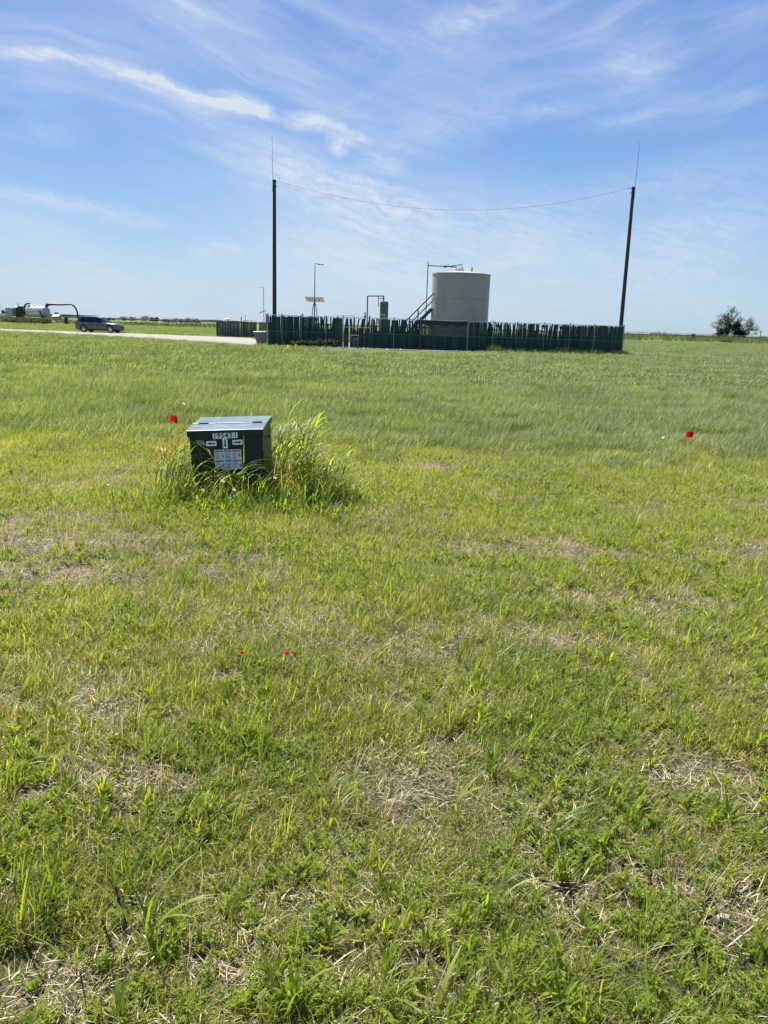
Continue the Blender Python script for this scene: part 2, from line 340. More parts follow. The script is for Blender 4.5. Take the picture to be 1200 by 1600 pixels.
# ------------------------------------------------------------------ mesh helpers
class MB:
    """collects shapes, builds one mesh object"""
    def __init__(s): s.v = []; s.f = []; s.t = []; s.cur = 0.5
    def add(s, vs, fs):
        o = len(s.v); s.v.extend([tuple(p) for p in vs]); s.t.extend([s.cur] * len(vs))
        s.f.extend([tuple(i + o for i in f) for f in fs])
    def box(s, c, d, rz=0.0):
        cx, cy, cz = c; hx, hy, hz = d[0] / 2, d[1] / 2, d[2] / 2
        ca, sa = math.cos(rz), math.sin(rz)
        vs = [(cx + ca * x - sa * y, cy + sa * x + ca * y, cz + z) for z in (-hz, hz) for (x, y) in ((-hx, -hy), (hx, -hy), (hx, hy), (-hx, hy))]
        s.add(vs, [(3, 2, 1, 0), (4, 5, 6, 7), (0, 1, 5, 4), (1, 2, 6, 5), (2, 3, 7, 6), (3, 0, 4, 7)]); return s
    def tube(s, pts, r, n=8, cap=True):
        pts = [Vector(p) for p in pts]
        rs = r if isinstance(r, (list, tuple)) else [r] * len(pts)
        rings = []; prev = None
        for i, p in enumerate(pts):
            d = (pts[min(i + 1, len(pts) - 1)] - pts[max(i - 1, 0)]).normalized()
            if prev is None:
                a = d.orthogonal().normalized()
            else:
                a = (prev - d * prev.dot(d)).normalized()
            prev = a; b = d.cross(a)
            rings.append([p + (a * math.cos(2 * math.pi * k / n) + b * math.sin(2 * math.pi * k / n)) * rs[i] for k in range(n)])
        vs = [q for ring in rings for q in ring]
        fs = [(i * n + k, i * n + (k + 1) % n, (i + 1) * n + (k + 1) % n, (i + 1) * n + k) for i in range(len(pts) - 1) for k in range(n)]
        if cap:
            fs.append(tuple(reversed(range(n)))); fs.append(tuple((len(pts) - 1) * n + k for k in range(n)))
        s.add(vs, fs); return s
    def lathe(s, prof, c=(0, 0, 0), n=32, axis='z'):
        vs = []
        for (r, h) in prof:
            for k in range(n):
                a = 2 * math.pi * k / n; u, w = r * math.cos(a), r * math.sin(a)
                vs.append({'z': (c[0] + u, c[1] + w, c[2] + h), 'x': (c[0] + h, c[1] + u, c[2] + w), 'y': (c[0] + u, c[1] + h, c[2] + w)}[axis])
        fs = [(i * n + k, i * n + (k + 1) % n, (i + 1) * n + (k + 1) % n, (i + 1) * n + k) for i in range(len(prof) - 1) for k in range(n)]
        s.add(vs, fs); return s
    def loft(s, rings, caps=True):
        n = len(rings[0]); vs = [p for r in rings for p in r]
        fs = [(i * n + k, i * n + (k + 1) % n, (i + 1) * n + (k + 1) % n, (i + 1) * n + k) for i in range(len(rings) - 1) for k in range(n)]
        if caps: fs.append(tuple(reversed(range(n)))); fs.append(tuple((len(rings) - 1) * n + k for k in range(n)))
        s.add(vs, fs); return s
    def quad(s, a, b, c, d): s.add([a, b, c, d], [(0, 1, 2, 3)]); return s
    def blade(s, base, h, w, az, lean, curl, segs=4, roll=0.0, tint=None, fold=0.0):
        """grass leaf: starts steep, bends over along azimuth az"""
        if tint is not None: s.cur = tint
        dx, dy = math.cos(az), math.sin(az)
        sx, sy = -math.sin(az + roll), math.cos(az + roll)
        x, y, z = base; ang = lean; st = h / segs; vs = []
        for i in range(segs + 1):
            t = i / segs
            ww = w * 0.5 * (1 - t ** 2.2) * (0.6 + 0.4 * min(1, t * 4))
            if i < segs:
                vs.append((x - sx * ww, y - sy * ww, z)); vs.append((x + sx * ww, y + sy * ww, z))
            else: vs.append((x, y, z))
            x += math.sin(ang) * dx * st; y += math.sin(ang) * dy * st; z += math.cos(ang) * st
            ang += curl / segs
        fs = [(2 * i, 2 * i + 1, 2 * i + 3, 2 * i + 2) for i in range(segs - 1)] + [(2 * segs - 2, 2 * segs - 1, 2 * segs)]
        s.add(vs, fs); return s
    def leaf(s, c, L, W, az, tilt, tint=None):
        """oval leaflet as a folded diamond"""
        if tint is not None: s.cur = tint
        d = Vector((math.cos(az) * math.cos(tilt), math.sin(az) * math.cos(tilt), math.sin(tilt)))
        sd_ = Vector((-math.sin(az), math.cos(az), 0)); c = Vector(c)
        u = Vector((0, 0, 1)) * W * 0.25
        s.add([c, c + d * L * .5 + sd_ * W * .5 + u, c + d * L, c + d * L * .5 - sd_ * W * .5 + u], [(0, 1, 2), (0, 2, 3)]); return s
    def mesh(s, name):
        me = bpy.data.meshes.new(name)
        me.from_pydata(s.v, [], s.f); me.update()
        a = me.attributes.new('tint', 'FLOAT', 'POINT'); a.data.foreach_set('value', np.array(s.t, dtype=np.float32))
        return me
    def build(s, name, mat, parent=None, smooth=None, bevel=0.0, offset=None):
        if offset is not None:
            o_ = Vector(offset); s.v = [(p[0] - o_.x, p[1] - o_.y, p[2] - o_.z) for p in s.v]
        me = s.mesh(name); me.materials.append(mat)
        if smooth is not None:
            import bmesh
            bm = bmesh.new(); bm.from_mesh(me)
            for f in bm.faces: f.smooth = True
            for e in bm.edges:
                if len(e.link_faces) == 2 and e.calc_face_angle(0) > R_(smooth): e.smooth = False
            bm.to_mesh(me); bm.free()
        o = bpy.data.objects.new(name, me); COL.objects.link(o)
        if parent: o.parent = parent
        if offset is not None and parent is None: o.location = offset
        if bevel:
            b = o.modifiers.new('bevel', 'BEVEL'); b.width = bevel; b.segments = 2; b.limit_method = 'ANGLE'; b.angle_limit = R_(40)
        return o

def tag(o, label=None, cat=None, group=None, kind=None):
    if label: o['label'] = label
    if cat: o['category'] = cat
    if group: o['group'] = group
    if kind: o['kind'] = kind
    return o
def thing(name, label, cat, loc=(0, 0, 0), rz=0.0, group=None):
    o = bpy.data.objects.new(name, None); COL.objects.link(o); o.location = loc; o.rotation_euler = (0, 0, rz)
    o.empty_display_size = 0.1
    return tag(o, label, cat, group)
def copy_tree(o, parent=None):
    c = o.copy(); COL.objects.link(c)
    if parent: c.parent = parent
    for ch in list(o.children): copy_tree(ch, c)
    return c

# ------------------------------------------------------------------ terrain
_perm = rng.random((256, 256))
def vnoise(x, y):
    xi = np.floor(x).astype(int); yi = np.floor(y).astype(int); fx = x - xi; fy = y - yi
    fx = fx * fx * (3 - 2 * fx); fy = fy * fy * (3 - 2 * fy)
    g = lambda a, b: _perm[a % 256, b % 256]
    return (g(xi, yi) * (1 - fx) + g(xi + 1, yi) * fx) * (1 - fy) + (g(xi, yi + 1) * (1 - fx) + g(xi + 1, yi + 1) * fx) * fy
def fnoise(x, y, o=3):
    s = 0; a = 1; t = 0
    for i in range(o):
        s = s + a * vnoise(x * 2 ** i + 17.3 * i, y * 2 ** i + 5.1 * i); t += a; a *= 0.5
    return s / t
def hgt(x, y):
    x = np.asarray(x, float); y = np.asarray(y, float)
    a = np.clip((45 - y) / 20, 0, 1) * np.clip((45 - np.abs(x)) / 20, 0, 1)
    return a * ((fnoise(x * 0.55 + 40, y * 0.55 + 40, 3) - 0.5) * 0.10 + (fnoise(x * 3 + 9, y * 3 + 9, 2) - 0.5) * 0.025)

def build_ground():
    def axis(n, lo, hi, pw):
        t = np.linspace(0, 1, n); return lo + (hi - lo) * t ** pw
    xs = np.concatenate([-axis(110, 0, 7000, 4.2)[::-1][:-1], axis(110, 0, 7000, 4.2)])
    ys = np.concatenate([np.linspace(-300, -2, 8), np.arange(-1, 14, 0.14), 14 + axis(90, 0, 9000, 4.0)])
    # refine x near the centre
    xs = np.unique(np.concatenate([xs, np.arange(-9, 9, 0.16)]))
    X, Y = np.meshgrid(xs, ys); Z = hgt(X, Y)
    n, m_ = X.shape
    v = np.stack([X, Y, Z], -1).reshape(-1, 3)
    i = np.arange((n - 1) * (m_ - 1)); r = i // (m_ - 1); c = i % (m_ - 1)
    f = np.stack([r * m_ + c, r * m_ + c + 1, (r + 1) * m_ + c + 1, (r + 1) * m_ + c], -1)
    me = bpy.data.meshes.new('ground'); me.from_pydata(v.tolist(), [], f.tolist()); me.update()
    me.materials.append(M['ground'])
    me.polygons.foreach_set('use_smooth', [True] * len(me.polygons))
    o = bpy.data.objects.new('ground', me); COL.objects.link(o)
    tag(o, 'grassy field of patchy green turf and dry straw under the whole scene', kind='structure')
build_ground()

ROAD = [(-300, 150), (-120, 104), (-70, 93), (-43.6, 88), (-34.5, 87), (-26, 84.9), (-18.3, 82.3), (-13.2, 82.2), (-12.9, 76), (-8.7, 54.6),
        (-7.4, 53.0), (-8.2, 52.0), (-9.6, 53.0), (-12.3, 57.0), (-19.5, 63.4), (-27.5, 69), (-36.4, 73.6), (-60, 81), (-120, 93), (-300, 136)]
def sheet(name, poly, z, mat, kind='structure', label=None, sub=0.0):
    import bmesh
    bm = bmesh.new(); bm.faces.new([bm.verts.new((p[0], p[1], z)) for p in poly]); bmesh.ops.triangulate(bm, faces=bm.faces)
    me = bpy.data.meshes.new(name); bm.to_mesh(me); bm.free(); me.materials.append(mat)
    if me.polygons and me.polygons[0].normal.z < 0: me.flip_normals()
    o = bpy.data.objects.new(name, me); COL.objects.link(o); tag(o, label, kind=kind); return o
def ragged(poly, step=1.2, amp=0.35):
    out = []
    for i in range(len(poly)):
        a = Vector(poly[i]); b = Vector(poly[(i + 1) % len(poly)]); L = (b - a).length
        n = max(1, min(60, int(L / step))); nn = Vector((-(b - a).y, (b - a).x)).normalized()
        for k in range(n):
            p = a.lerp(b, k / n) + nn * random.uniform(-amp, amp); out.append((p.x, p.y))
    return out
sheet('gravel_road', ragged(ROAD), 0.008, M['gravel'], label='pale gravel road leading to the fenced tank yard')
A_ = Vector((-8.4, 54.4)); B_ = Vector((16.85, 57.0))
u_ = (B_ - A_).normalized(); n_ = Vector((-u_.y, u_.x))
back = 19.0
yard = [A_, A_ + (B_ - A_) * 0.25 - n_ * 0.1, A_ + (B_ - A_) * 0.31 - n_ * 0.55, A_ + (B_ - A_) * 0.56 - n_ * 0.7, A_ + (B_ - A_) * 0.60 - n_ * 0.1, B_ + u_ * 0.2 - n_ * 0.1, B_ + n_ * back, A_ + n_ * back - u_ * 3.5]
sheet('yard_gravel', ragged([(p.x, p.y) for p in yard], 1.0, 0.15), 0.014, M['gravel'], label='gravel surface inside the slatted yard fence')

def in_poly(x, y, poly):
    x = np.asarray(x); y = np.asarray(y); c = np.zeros(x.shape, bool); n = len(poly); j = n - 1
    for i in range(n):
        xi, yi = poly[i]; xj, yj = poly[j]
        k = ((yi > y) != (yj > y)) & (x < (xj - xi) * (y - yi) / (yj - yi + 1e-12) + xi)
        c ^= k; j = i
    return c

# ------------------------------------------------------------------ fences
def chain_link(L, h0, h1, pitch=0.075, r=0.0028):
    """woven wire as two families of straight thin wires, local x along the fence"""
    b = MB(); hh = h1 - h0
    n = int((L + hh) / pitch)
    for s in (1, -1):
        for i in range(n):
            x0 = i * pitch - (hh if s > 0 else 0); z0 = h0; x1 = x0 + s * hh; 
            if s < 0: x0 = i * pitch; x1 = x0 - hh
            a = [x0, z0]; c = [x1, h1]
            def clip(p, q, lim):
                t = (lim - p[0]) / (q[0] - p[0]); return [lim, p[1] + (q[1] - p[1]) * t]
            if min(a[0], c[0]) >= L or max(a[0], c[0]) <= 0: continue
            if a[0] < 0: a = clip(a, c, 0)
            if c[0] < 0: c = clip(a, c, 0)
            if a[0] > L: a = clip(a, c, L)
            if c[0] > L: c = clip(a, c, L)
            y = 0.004 * s
            b.add([(a[0] - r, y, a[1]), (a[0] + r, y, a[1]), (a[0], y + 2 * r, a[1]), (c[0] - r, y, c[1]), (c[0] + r, y, c[1]), (c[0], y + 2 * r, c[1])],
                  [(0, 1, 4, 3), (1, 2, 5, 4), (2, 0, 3, 5)])
    return b

def slat_mesh(kind, bend, top, w=0.094):
    b = MB(); zs = [0.06, 0.95, 1.25, 1.6, top] if top > 1.65 else [0.06, min(0.95, top * .6), top]
    rings = []
    for z in zs:
        t = max(0, z - 0.95) / 1.1
        x = bend * t * t * 1.4 if kind == 'bent' else 0
        ww = w / 2
        rings.append([(x - ww, -0.004, z), (x + ww, -0.004, z), (x + ww, 0.004, z), (x - ww, 0.004, z)])
    b.loft(rings); return b.mesh('slat')

M['rail_pipe'] = mat_plain('pale_galvanised_rail', (0.22, 0.24, 0.22), 0.55, metal=0.1, var=0.2, scale=3)
M['slat_mid'] = mat_plain('mid_green_slat_plastic', (0.034, 0.074, 0.054), 0.7, spec=0.2, var=0.35, scale=2.5, dirt=(0.05, 0.085, 0.065), dirt_scale=1.5)
M['slat_deep'] = mat_plain('deep_green_slat_plastic', (0.009, 0.028, 0.026), 0.5, var=0.35, scale=2.5)
def make_front_fence():
    L = (B_ - A_).length; HT = 2.12
    root = thing('slatted_fence', 'long chain link fence with ragged dark green privacy slats in front of the tank', 'fence', (A_.x, A_.y, 0), math.atan2(u_.y, u_.x))
    def s_of(px):    # distance along the fence of a sight line
        d = at(px, 520, 1.0); k = d.x / 1.0
        # solve (A + u s).x = k (A+u s).y
        return (k * A_.y - A_.x) / (u_.x - k * u_.y)
    posts = [0.0, s_of(441), s_of(471), s_of(509), s_of(536), s_of(577), s_of(615), s_of(656), s_of(731), s_of(770), s_of(808), s_of(850), s_of(890), s_of(928), L]
    for i, s in enumerate(posts):
        brown = i in (5, 7)
        tall = 0.06 if not brown else 0.12
        b = MB().tube([(s, -0.035, 0), (s, -0.035, HT + tall)], 0.045 if brown or i in (0, 8, len(posts) - 1) else 0.027, 10)
        b.lathe([(0.001, 0.05), (0.04, 0.035), (0.05, 0)], (s, -0.035, HT + tall), 10)
        o = b.build('post', M['rust'] if brown else M['rail_pipe'], root)
        if brown: o['label'] = 'rust brown thicker post'
    for a, c in zip(posts[:-1], posts[1:]):
        n = 6; zt = [HT + 0.012 * math.sin(k * 1.7 + a) - 0.03 * math.sin(math.pi * k / n) * (1 if a > 9 else 0) for k in range(n + 1)]
        MB().tube([(a + (c - a) * k / n, -0.03, zt[k]) for k in range(n + 1)], 0.021, 6).build('top_rail', M['rail_pipe'], root)
        if not (s_of(536) <= a < s_of(575)):
            MB().tube([(a, -0.03, 1.06), ((a + c) / 2, -0.03, 1.05 + random.uniform(-.015, .015)), (c, -0.03, 1.06)], 0.013, 5).build('middle_wire', M['rail_pipe'], root)
    wires = chain_link(L, 0.04, HT).build('chain_link', M['galv'], root); tag(wires, kind='stuff')
    # slats: shared meshes
    full = [slat_mesh('full', 0, t) for t in (2.08, 2.06, 2.03)]
    bent = [slat_mesh('bent', b, t) for b, t in ((.05, 2.06), (-.05, 2.05), (.09, 2.04), (-.10, 2.04), (.03, 2.07), (-.04, 2.02), (.13, 2.02), (-.12, 2.0))]
    cut = [slat_mesh('full', 0, t) for t in (1.45, 1.6, 1.72, 1.3)]
    low = [slat_mesh('full', 0, t) for t in (0.95, 1.0, 1.04)]
    pitch = 0.0865
    n = 0; s = 0.05
    e = {k: s_of(k) for k in (475, 480, 528, 536, 562, 577, 655, 731, 748, 895)}
    while s < L - 0.04:
        q = random.random(); m = None; mat = M['slat']
        if s < e[475]: m = random.choice(full) 
        elif s < e[480]: m = random.choice(cut)
        elif s < e[528]: m = random.choice(bent) if q < .46 else (random.choice(cut) if q < .56 else random.choice(full))
        elif s < e[536]: m = random.choice(full); mat = M['slat_old']
        elif s < e[562]: m = random.choice(full[:1] + cut + bent) if q < .88 else None
        elif s < e[577]: m = random.choice(bent + cut) if q < .9 else None
        elif s < e[655]: m = random.choice(bent) if q < .46 else (random.choice(cut) if q < .54 else random.choice(full))
        elif s < e[731]: m = random.choice(low)
        elif s < e[748]: m = random.choice(full)
        elif s < e[895]: m = random.choice(bent) if q < .48 else (random.choice(cut) if q < .54 else random.choice(full))
        else: m = random.choice(full) if q < .78 else (random.choice(bent) if q < .93 else random.choice(cut))
        if m is not None:
            q3 = random.random(); mat = mat if mat is M['slat_old'] else (M['slat_old'] if q3 < .04 else (M['slat_mid'] if q3 < .34 else (M['slat_deep'] if q3 < .62 else mat)))
            key = (m.name, mat.name)
            if key not in SL: 
                mm = m.copy(); mm.materials.append(mat); SL[key] = mm
            o = bpy.data.objects.new('slat', SL[key]); COL.objects.link(o); o.parent = root
            o.location = (s, random.uniform(-.012, .0), random.uniform(-.03, .03)); o.rotation_euler = (0, random.gauss(0, .006), random.gauss(0, .05)); n += 1
            o.location.y -= 0.008
        s += pitch * random.uniform(0.985, 1.03)
    # darker windscreen strip and mesh gate panel (between the brown post and the pale post)
    a, c = e[655] + 0.06, e[731] - 0.05
    b = MB(); k = 24
    for i in range(k):
        x0 = a + (c - a) * i / k; x1 = a + (c - a) * (i + 1) / k
        y0 = 0.075 + 0.012 * math.sin(i * 1.3); y1 = 0.075 + 0.012 * math.sin((i + 1) * 1.3)
        z0 = 1.74 + 0.05 * math.sin(i * .9); z1 = 1.74 + .05 * math.sin((i + 1) * .9)
        b.quad((x0, y0, z0), (x1, y1, z1), (x1, y1, 2.10), (x0, y0, 2.10))
    b.build('windscreen_strip', M['screen'], root)
    b = MB()
    for i in range(12):
        x = a + 0.02 + i * 0.075 * 1.0
        if i in (3, 6, 7): continue
        b.box((x, 0.085, 1.40), (0.05, 0.006, 0.74))
    b.build('hanging_strips', M['slat'], root)
    b = MB(); z = 1.05
    while z < 1.76:
        b.quad((a, .10, z), (c, .10, z), (c, .10, z + .0108), (a, .10, z + .0108)); z += .0135
    tag(b.build('mesh_screen', M['screen'], root), kind='stuff')
    MB().box(((a + c) / 2, 0.11, 0.55), (c - a, 0.012, 1.0)).build('kick_panel', M['screen'], root)
    print('slats', n)
    return root
SL = {}
M['screen'] = mat_plain('dark_windscreen_cloth', (0.010, 0.020, 0.026), 0.8, var=0.3, scale=3)
front_fence = make_front_fence()

def simple_slat_fence(p0, p1, h, label, old=0.2, name='slatted_fence'):
    p0 = Vector(p0); p1 = Vector(p1); L = (p1 - p0).length; d = (p1 - p0).normalized()
    root = thing(name, label, 'fence', (p0.x, p0.y, 0), math.atan2(d.y, d.x))
    n = max(2, int(L / 3) + 1)
    for i in range(n):
        x = L * i / (n - 1); MB().tube([(x, .05, 0), (x, .05, h + .05)], .03, 8).build('post', M['galv'], root)
    MB().tube([(0, .02, h), (L, .02, h)], .02, 6).build('top_rail', M['galv'], root)
    MB().tube([(0, .02, h * .52), (L, .02, h * .52)], .01, 5).build('middle_wire', M['galv'], root)
    for old_pass in (False, True):
        b = MB(); s = 0.05; rr = random.Random(5)
        while s < L:
            o = rr.random() < old; w = .084; dx = rr.gauss(0, .015); top = h - rr.uniform(.03, .12)
            if o == old_pass:
                b.loft([[(s - w / 2 + k, -.004, z), (s + w / 2 + k, -.004, z), (s + w / 2 + k, .004, z), (s - w / 2 + k, .004, z)] for z, k in ((.05, 0), (top, dx))])
            s += .0875
        if b.v:
            o = b.build('slats', M['slat_old'] if old_pass else M['slat'], root); tag(o, kind='stuff')
    return root
simple_slat_fence((-8.46, 54.5), (-9.6, 62.5), 2.12, 'short side run of green slatted fence behind the left front corner')
simple_slat_fence((-18.1, 82.4), (-13.9, 82.3), 1.68, 'green slatted fence across the gravel, left of the pale lidded tub', 0.35)
fp = at(405, 512, 108); fq = at(419, 512, 108)
simple_slat_fence((fp.x, 108), (fq.x + 1.5, 108), 1.68, 'small far piece of green slatted fence seen over the tub', 0.3)
simple_slat_fence((16.95, 57.1), (16.2, 74), 2.12, 'right hand return of the green slatted fence, running back from the corner pole')

# containment ring and tank
TC = Vector((5.52, 63.2))
M['seam'] = mat_plain('tank_seam', (0.25, 0.25, 0.19), 0.6, var=0.3, scale=2)
def make_tank():
    root = thing('storage_tank', 'large grey green cylindrical storage tank with a shallow cone roof', 'tank', (TC.x, TC.y, 0))
    R, HH = 2.27, 5.72
    n = 72
    b = MB(); 
    prof = [(R, 0.05), (R, 1.9), (R - .004, 1.905), (R - .004, 1.93), (R, 1.935), (R, 3.80), (R - .004, 3.805), (R - .004, 3.83), (R, 3.835), (R, HH)]
    b.lathe(prof, n=n); b.build('shell', M['tank'], root, smooth=30)
    MB().lathe([(R + .05, 0), (R + .05, .07), (R - .02, .07)], n=n).build('base_ring', M['tank'], root, smooth=30)
    MB().lathe([(R, HH - .05), (R + .03, HH - .05), (R + .03, HH + .02), (R, HH + .02)], n=n).build('rim_angle', M['tank'], root, smooth=30)
    MB().lathe([(R + .01, HH + .015), (1.2, HH + .17), (.3, HH + .30), (.02, HH + .32)], n=n).build('roof', M['tank'], root, smooth=30)
    for z in (1.92, 3.82): MB().lathe([(R - .002, z - .02), (R + .012, z - .02), (R + .012, z + .02), (R - .002, z + .02)], n=n).build('seam_band', M['seam'], root, smooth=30)
    for a in (0.4, 2.5, 4.4, 5.6):       # vertical weld seams
        MB().tube([((R + .002) * math.cos(a), (R + .002) * math.sin(a), .1), ((R + .002) * math.cos(a), (R + .002) * math.sin(a), HH - .06)], .007, 5).build('weld_seam', M['tank'], root)
    MB().lathe([(.01, .16), (.26, .16), (.28, 0), (.28, -.1)], (-0.15, -.6, HH + .28), 20).build('hatch', M['offwhite'], root, smooth=30)
    MB().tube([(0.75, -.5, HH + .15), (.75, -.5, HH + .42), ], .05, 8).tube([(.75, -.5, HH + .42), (.75, -.5, HH + .62)], .018, 6).tube([(.66, -.5, HH + .45), (.84, -.5, HH + .45)], .02, 6).build('vent', M['dark_pipe'], root)
    MB().lathe([(.42, 0), (.42, .07), (.36, .07), (.36, .09), (.01, .09)], (0, -R - .01, .75), 20, 'y').build('manway', M['tank'], root)
    return root
make_tank()
def make_ring():
    root = thing('containment_wall', 'low dark steel spill wall around the foot of the storage tank', 'wall', (TC.x - 1.5, TC.y, 0))
    ww, dd, h = 12.5, 8.4, 0.95
    for (cx, cy, a, L) in ((0, -dd / 2, 0, ww), (0, dd / 2, 0, ww), (-ww / 2, 0, 90, dd), (ww / 2, 0, 90, dd)):
        b = MB(); k = int(L / .22)
        ca, sa = math.cos(R_(a)), math.sin(R_(a)); rings = []
        for i in range(k + 1):
            t = -L / 2 + L * i / k; off = .035 if i % 2 else -.035
            x = cx + ca * t - sa * off; y = cy + sa * t + ca * off
            rings.append([(x, y, 0), (x, y, h), (x - sa * .012, y + ca * .012, h), (x - sa * .012, y + ca * .012, 0)])
        b.loft(rings).build('panel', M['ringp'], root)
        MB().tube([(cx - ca * L / 2, cy - sa * L / 2, h), (cx + ca * L / 2, cy + sa * L / 2, h)], .05, 8).build('cap_rail', M['ringp'], root)
M['ringp'] = mat_plain('dark_green_steel', (0.014, 0.040, 0.036), 0.5, var=0.25, scale=2, dirt=(.05, .06, .045))
make_ring()

# stairs on the left of the tank
def make_stairs():
    root = thing('steel_stairs', 'dark steel stairs with double handrail rising to the left side of the tank', 'stairs')
    Y = 62.4
    p0 = at(636, 500, Y); p1 = at(676, 460, Y)
    d = (p1 - p0)
    ext = p0 - d * 0.55; 
    # stringers
    lo0 = at(655, 503, Y); lo1 = at(675, 483, Y); sl = (p1 - p0).normalized()
    def line(pt, back, fw): return pt - sl * back, pt + sl * fw
    for yy in (0.0, 0.75):
        o = Vector((0, yy, 0))
        MB().tube([p0 - sl * 1.2 + o, p1 + sl * .15 + o], .048, 6).build('handrail', M['dark_pipe'], root)
        mid = at(675, 471, Y); MB().tube([mid - sl * 4.6 + o, mid + sl * .1 + o], .042, 6).build('middle_rail', M['dark_pipe'], root)
        a = at(675, 482.5, Y) - sl * 4.2 + o; c = at(675, 482.5, Y) + o
        b = MB(); nn = Vector((-sl.z, 0, sl.x)) * .12
        b.add([a - nn, a + nn, c + nn, c - nn, a - nn + Vector((0, .02, 0)), a + nn + Vector((0, .02, 0)), c + nn + Vector((0, .02, 0)), c - nn + Vector((0, .02, 0))],
              [(0, 1, 2, 3), (7, 6, 5, 4), (0, 4, 5, 1), (1, 5, 6, 2), (2, 6, 7, 3), (3, 7, 4, 0)])
        b.build('stringer', M['dark_pipe'], root)
    a = at(675, 482.5, Y) - sl * 4.1
    for i in range(15):
        q = a + sl * (4.0 * i / 14); MB().box((q.x, Y + .38, q.z), (.24, .72, .03)).build('tread', M['dark_pipe'], root)
    for px in (653.5, 640):
        t = at(px, 482 if px > 650 else 497, Y); MB().tube([(t.x, Y, 0), (t.x, Y, t.z)], .05, 8).build('support_post', M['rust'], root)
    p = at(675, 482, Y); MB().box((p.x + .55, Y + .38, p.z), (1.0, .8, .04)).build('landing', M['dark_pipe'], root)
    return root
make_stairs()

def pipe_run(name, label, cat, pts, r, mat, fl=()):
    root = thing(name, label, cat, (pts[0][0], pts[0][1], 0))
    o = Vector((pts[0][0], pts[0][1], 0))
    MB().tube([Vector(p) - o for p in pts], r, 8).build('pipe', mat, root)
    for p in fl: MB().lathe([(.001, -.05), (r * 1.9, -.05), (r * 1.9, .05), (.001, .05)], Vector(p) - o, 12).build('flange', mat, root)
    return root
Y = 61.6
tz = 5.72
r1 = [at(662, 545, Y), at(666.5, 470, Y), at(668.8, 414, Y)]
r1[0].z = 0.0
top_p = at(669, 415, Y)
e1 = at(700, 416.5, 62.2); e2 = at(713, 417.5, 62.6); e2b = Vector((e2.x, e2.y, 5.85)); e3 = at(722, 413.5, 62.6); e3b = Vector((e3.x, e3.y, 5.9))
vr = thing('vapour_line', 'thin dark pipe rising left of the tank and crossing over its roof', 'pipe', (r1[0].x, Y, 0))
o_ = Vector((r1[0].x, Y, 0))
MB().tube([r1[0] - o_, r1[1] - o_, r1[2] - o_ + Vector((0, 0, .25))], .035, 8).build('riser', M['dark_pipe'], vr)
MB().tube([top_p - o_, e1 - o_, e2 - o_, e2b - o_], .038, 8).build('branch_pipe', M['dark_pipe'], vr)
MB().tube([e1 - o_, e3 - o_, e3b - o_], .038, 8).build('branch_pipe', M['dark_pipe'], vr)
MB().lathe([(.001, -.11), (.085, -.11), (.085, .11), (.001, .11)], e1 - o_ - Vector((.2, 0, 0)), 12, 'x').tube([e1 - o_, e1 - o_ + Vector((0, 0, .18))], .03, 6).build('valve', M['dark_pipe'], vr)
MB().lathe([(.001, .3), (.07, .3), (.07, .05), (.12, .05), (.12, 0)], e3b - o_ - Vector((0, 0, .05)), 12).build('relief_valve', M['dark_pipe'], vr)

# vertical separator vessel with its pipe loop
Yv = 58.8
vc = at(599, 520, Yv); vt = at(599.5, 470.5, Yv); rv = 0.31
root = thing('separator_vessel', 'slim upright grey green pressure vessel left of the stairs', 'vessel', (vc.x, Yv, 0))
h = vt.z
MB().lathe([(rv, .3), (rv, h - .12), (rv * .9, h - .05), (rv * .6, h - .01), (.01, h)], n=28).build('shell', M['vessel'], root, smooth=35)
MB().lathe([(rv + .03, 0), (rv + .03, .04), (rv, .04), (rv, .32)], n=28).build('skirt', M['vessel'], root, smooth=35)
MB().lathe([(.001, -.02), (.05, -.02), (.05, .03), (.001, .03)], (-.12, -rv - .005, h - .95), 10, 'y').build('gauge', M['white'], root)
MB().lathe([(.001, -.02), (.05, -.02), (.05, .03), (.001, .03)], (.04, -rv - .005, h - 1.02), 10, 'y').build('gauge', M['white'], root)
for z in (1.0, 1.8): MB().lathe([(rv + .004, -.02), (rv + .012, -.02), (rv + .012, .02), (rv + .004, .02)], (0, 0, z), 28).build('band', M['vessel'], root)
q = [at(574.5, 548, Yv), at(574.5, 462.5, Yv), at(599.5, 462.5, Yv), at(599.5, 472, Yv)]; q[0].z = 0; q[0].x = q[1].x
rt_ = thing('inlet_pipe_loop', 'tall dark pipe loop arching over to the upright vessel', 'pipe', (q[0].x, Yv, 0)); o_ = Vector((q[0].x, Yv, 0))
MB().tube([p - o_ for p in q[:2]], .045, 8).build('riser', M['dark_pipe'], rt_)
MB().tube([q[1] - o_, q[2] - o_], .045, 8).build('cross_pipe', M['dark_pipe'], rt_)
MB().tube([q[2] - o_, q[3] - o_], .05, 8).build('down_pipe', M['dark_pipe'], rt_)
g1 = at(591.5, 462.5, Yv); g2 = at(591.5, 478, Yv); g3 = at(594, 479, Yv); g4 = at(591.5, 466.5, Yv); g5 = at(599.5, 466.5, Yv)
MB().tube([g1 - o_, g2 - o_, g3 - o_], .028, 6).build('side_pipe', M['dark_pipe'], rt_)
MB().tube([g4 - o_, g5 - o_], .028, 6).build('side_pipe', M['dark_pipe'], rt_)
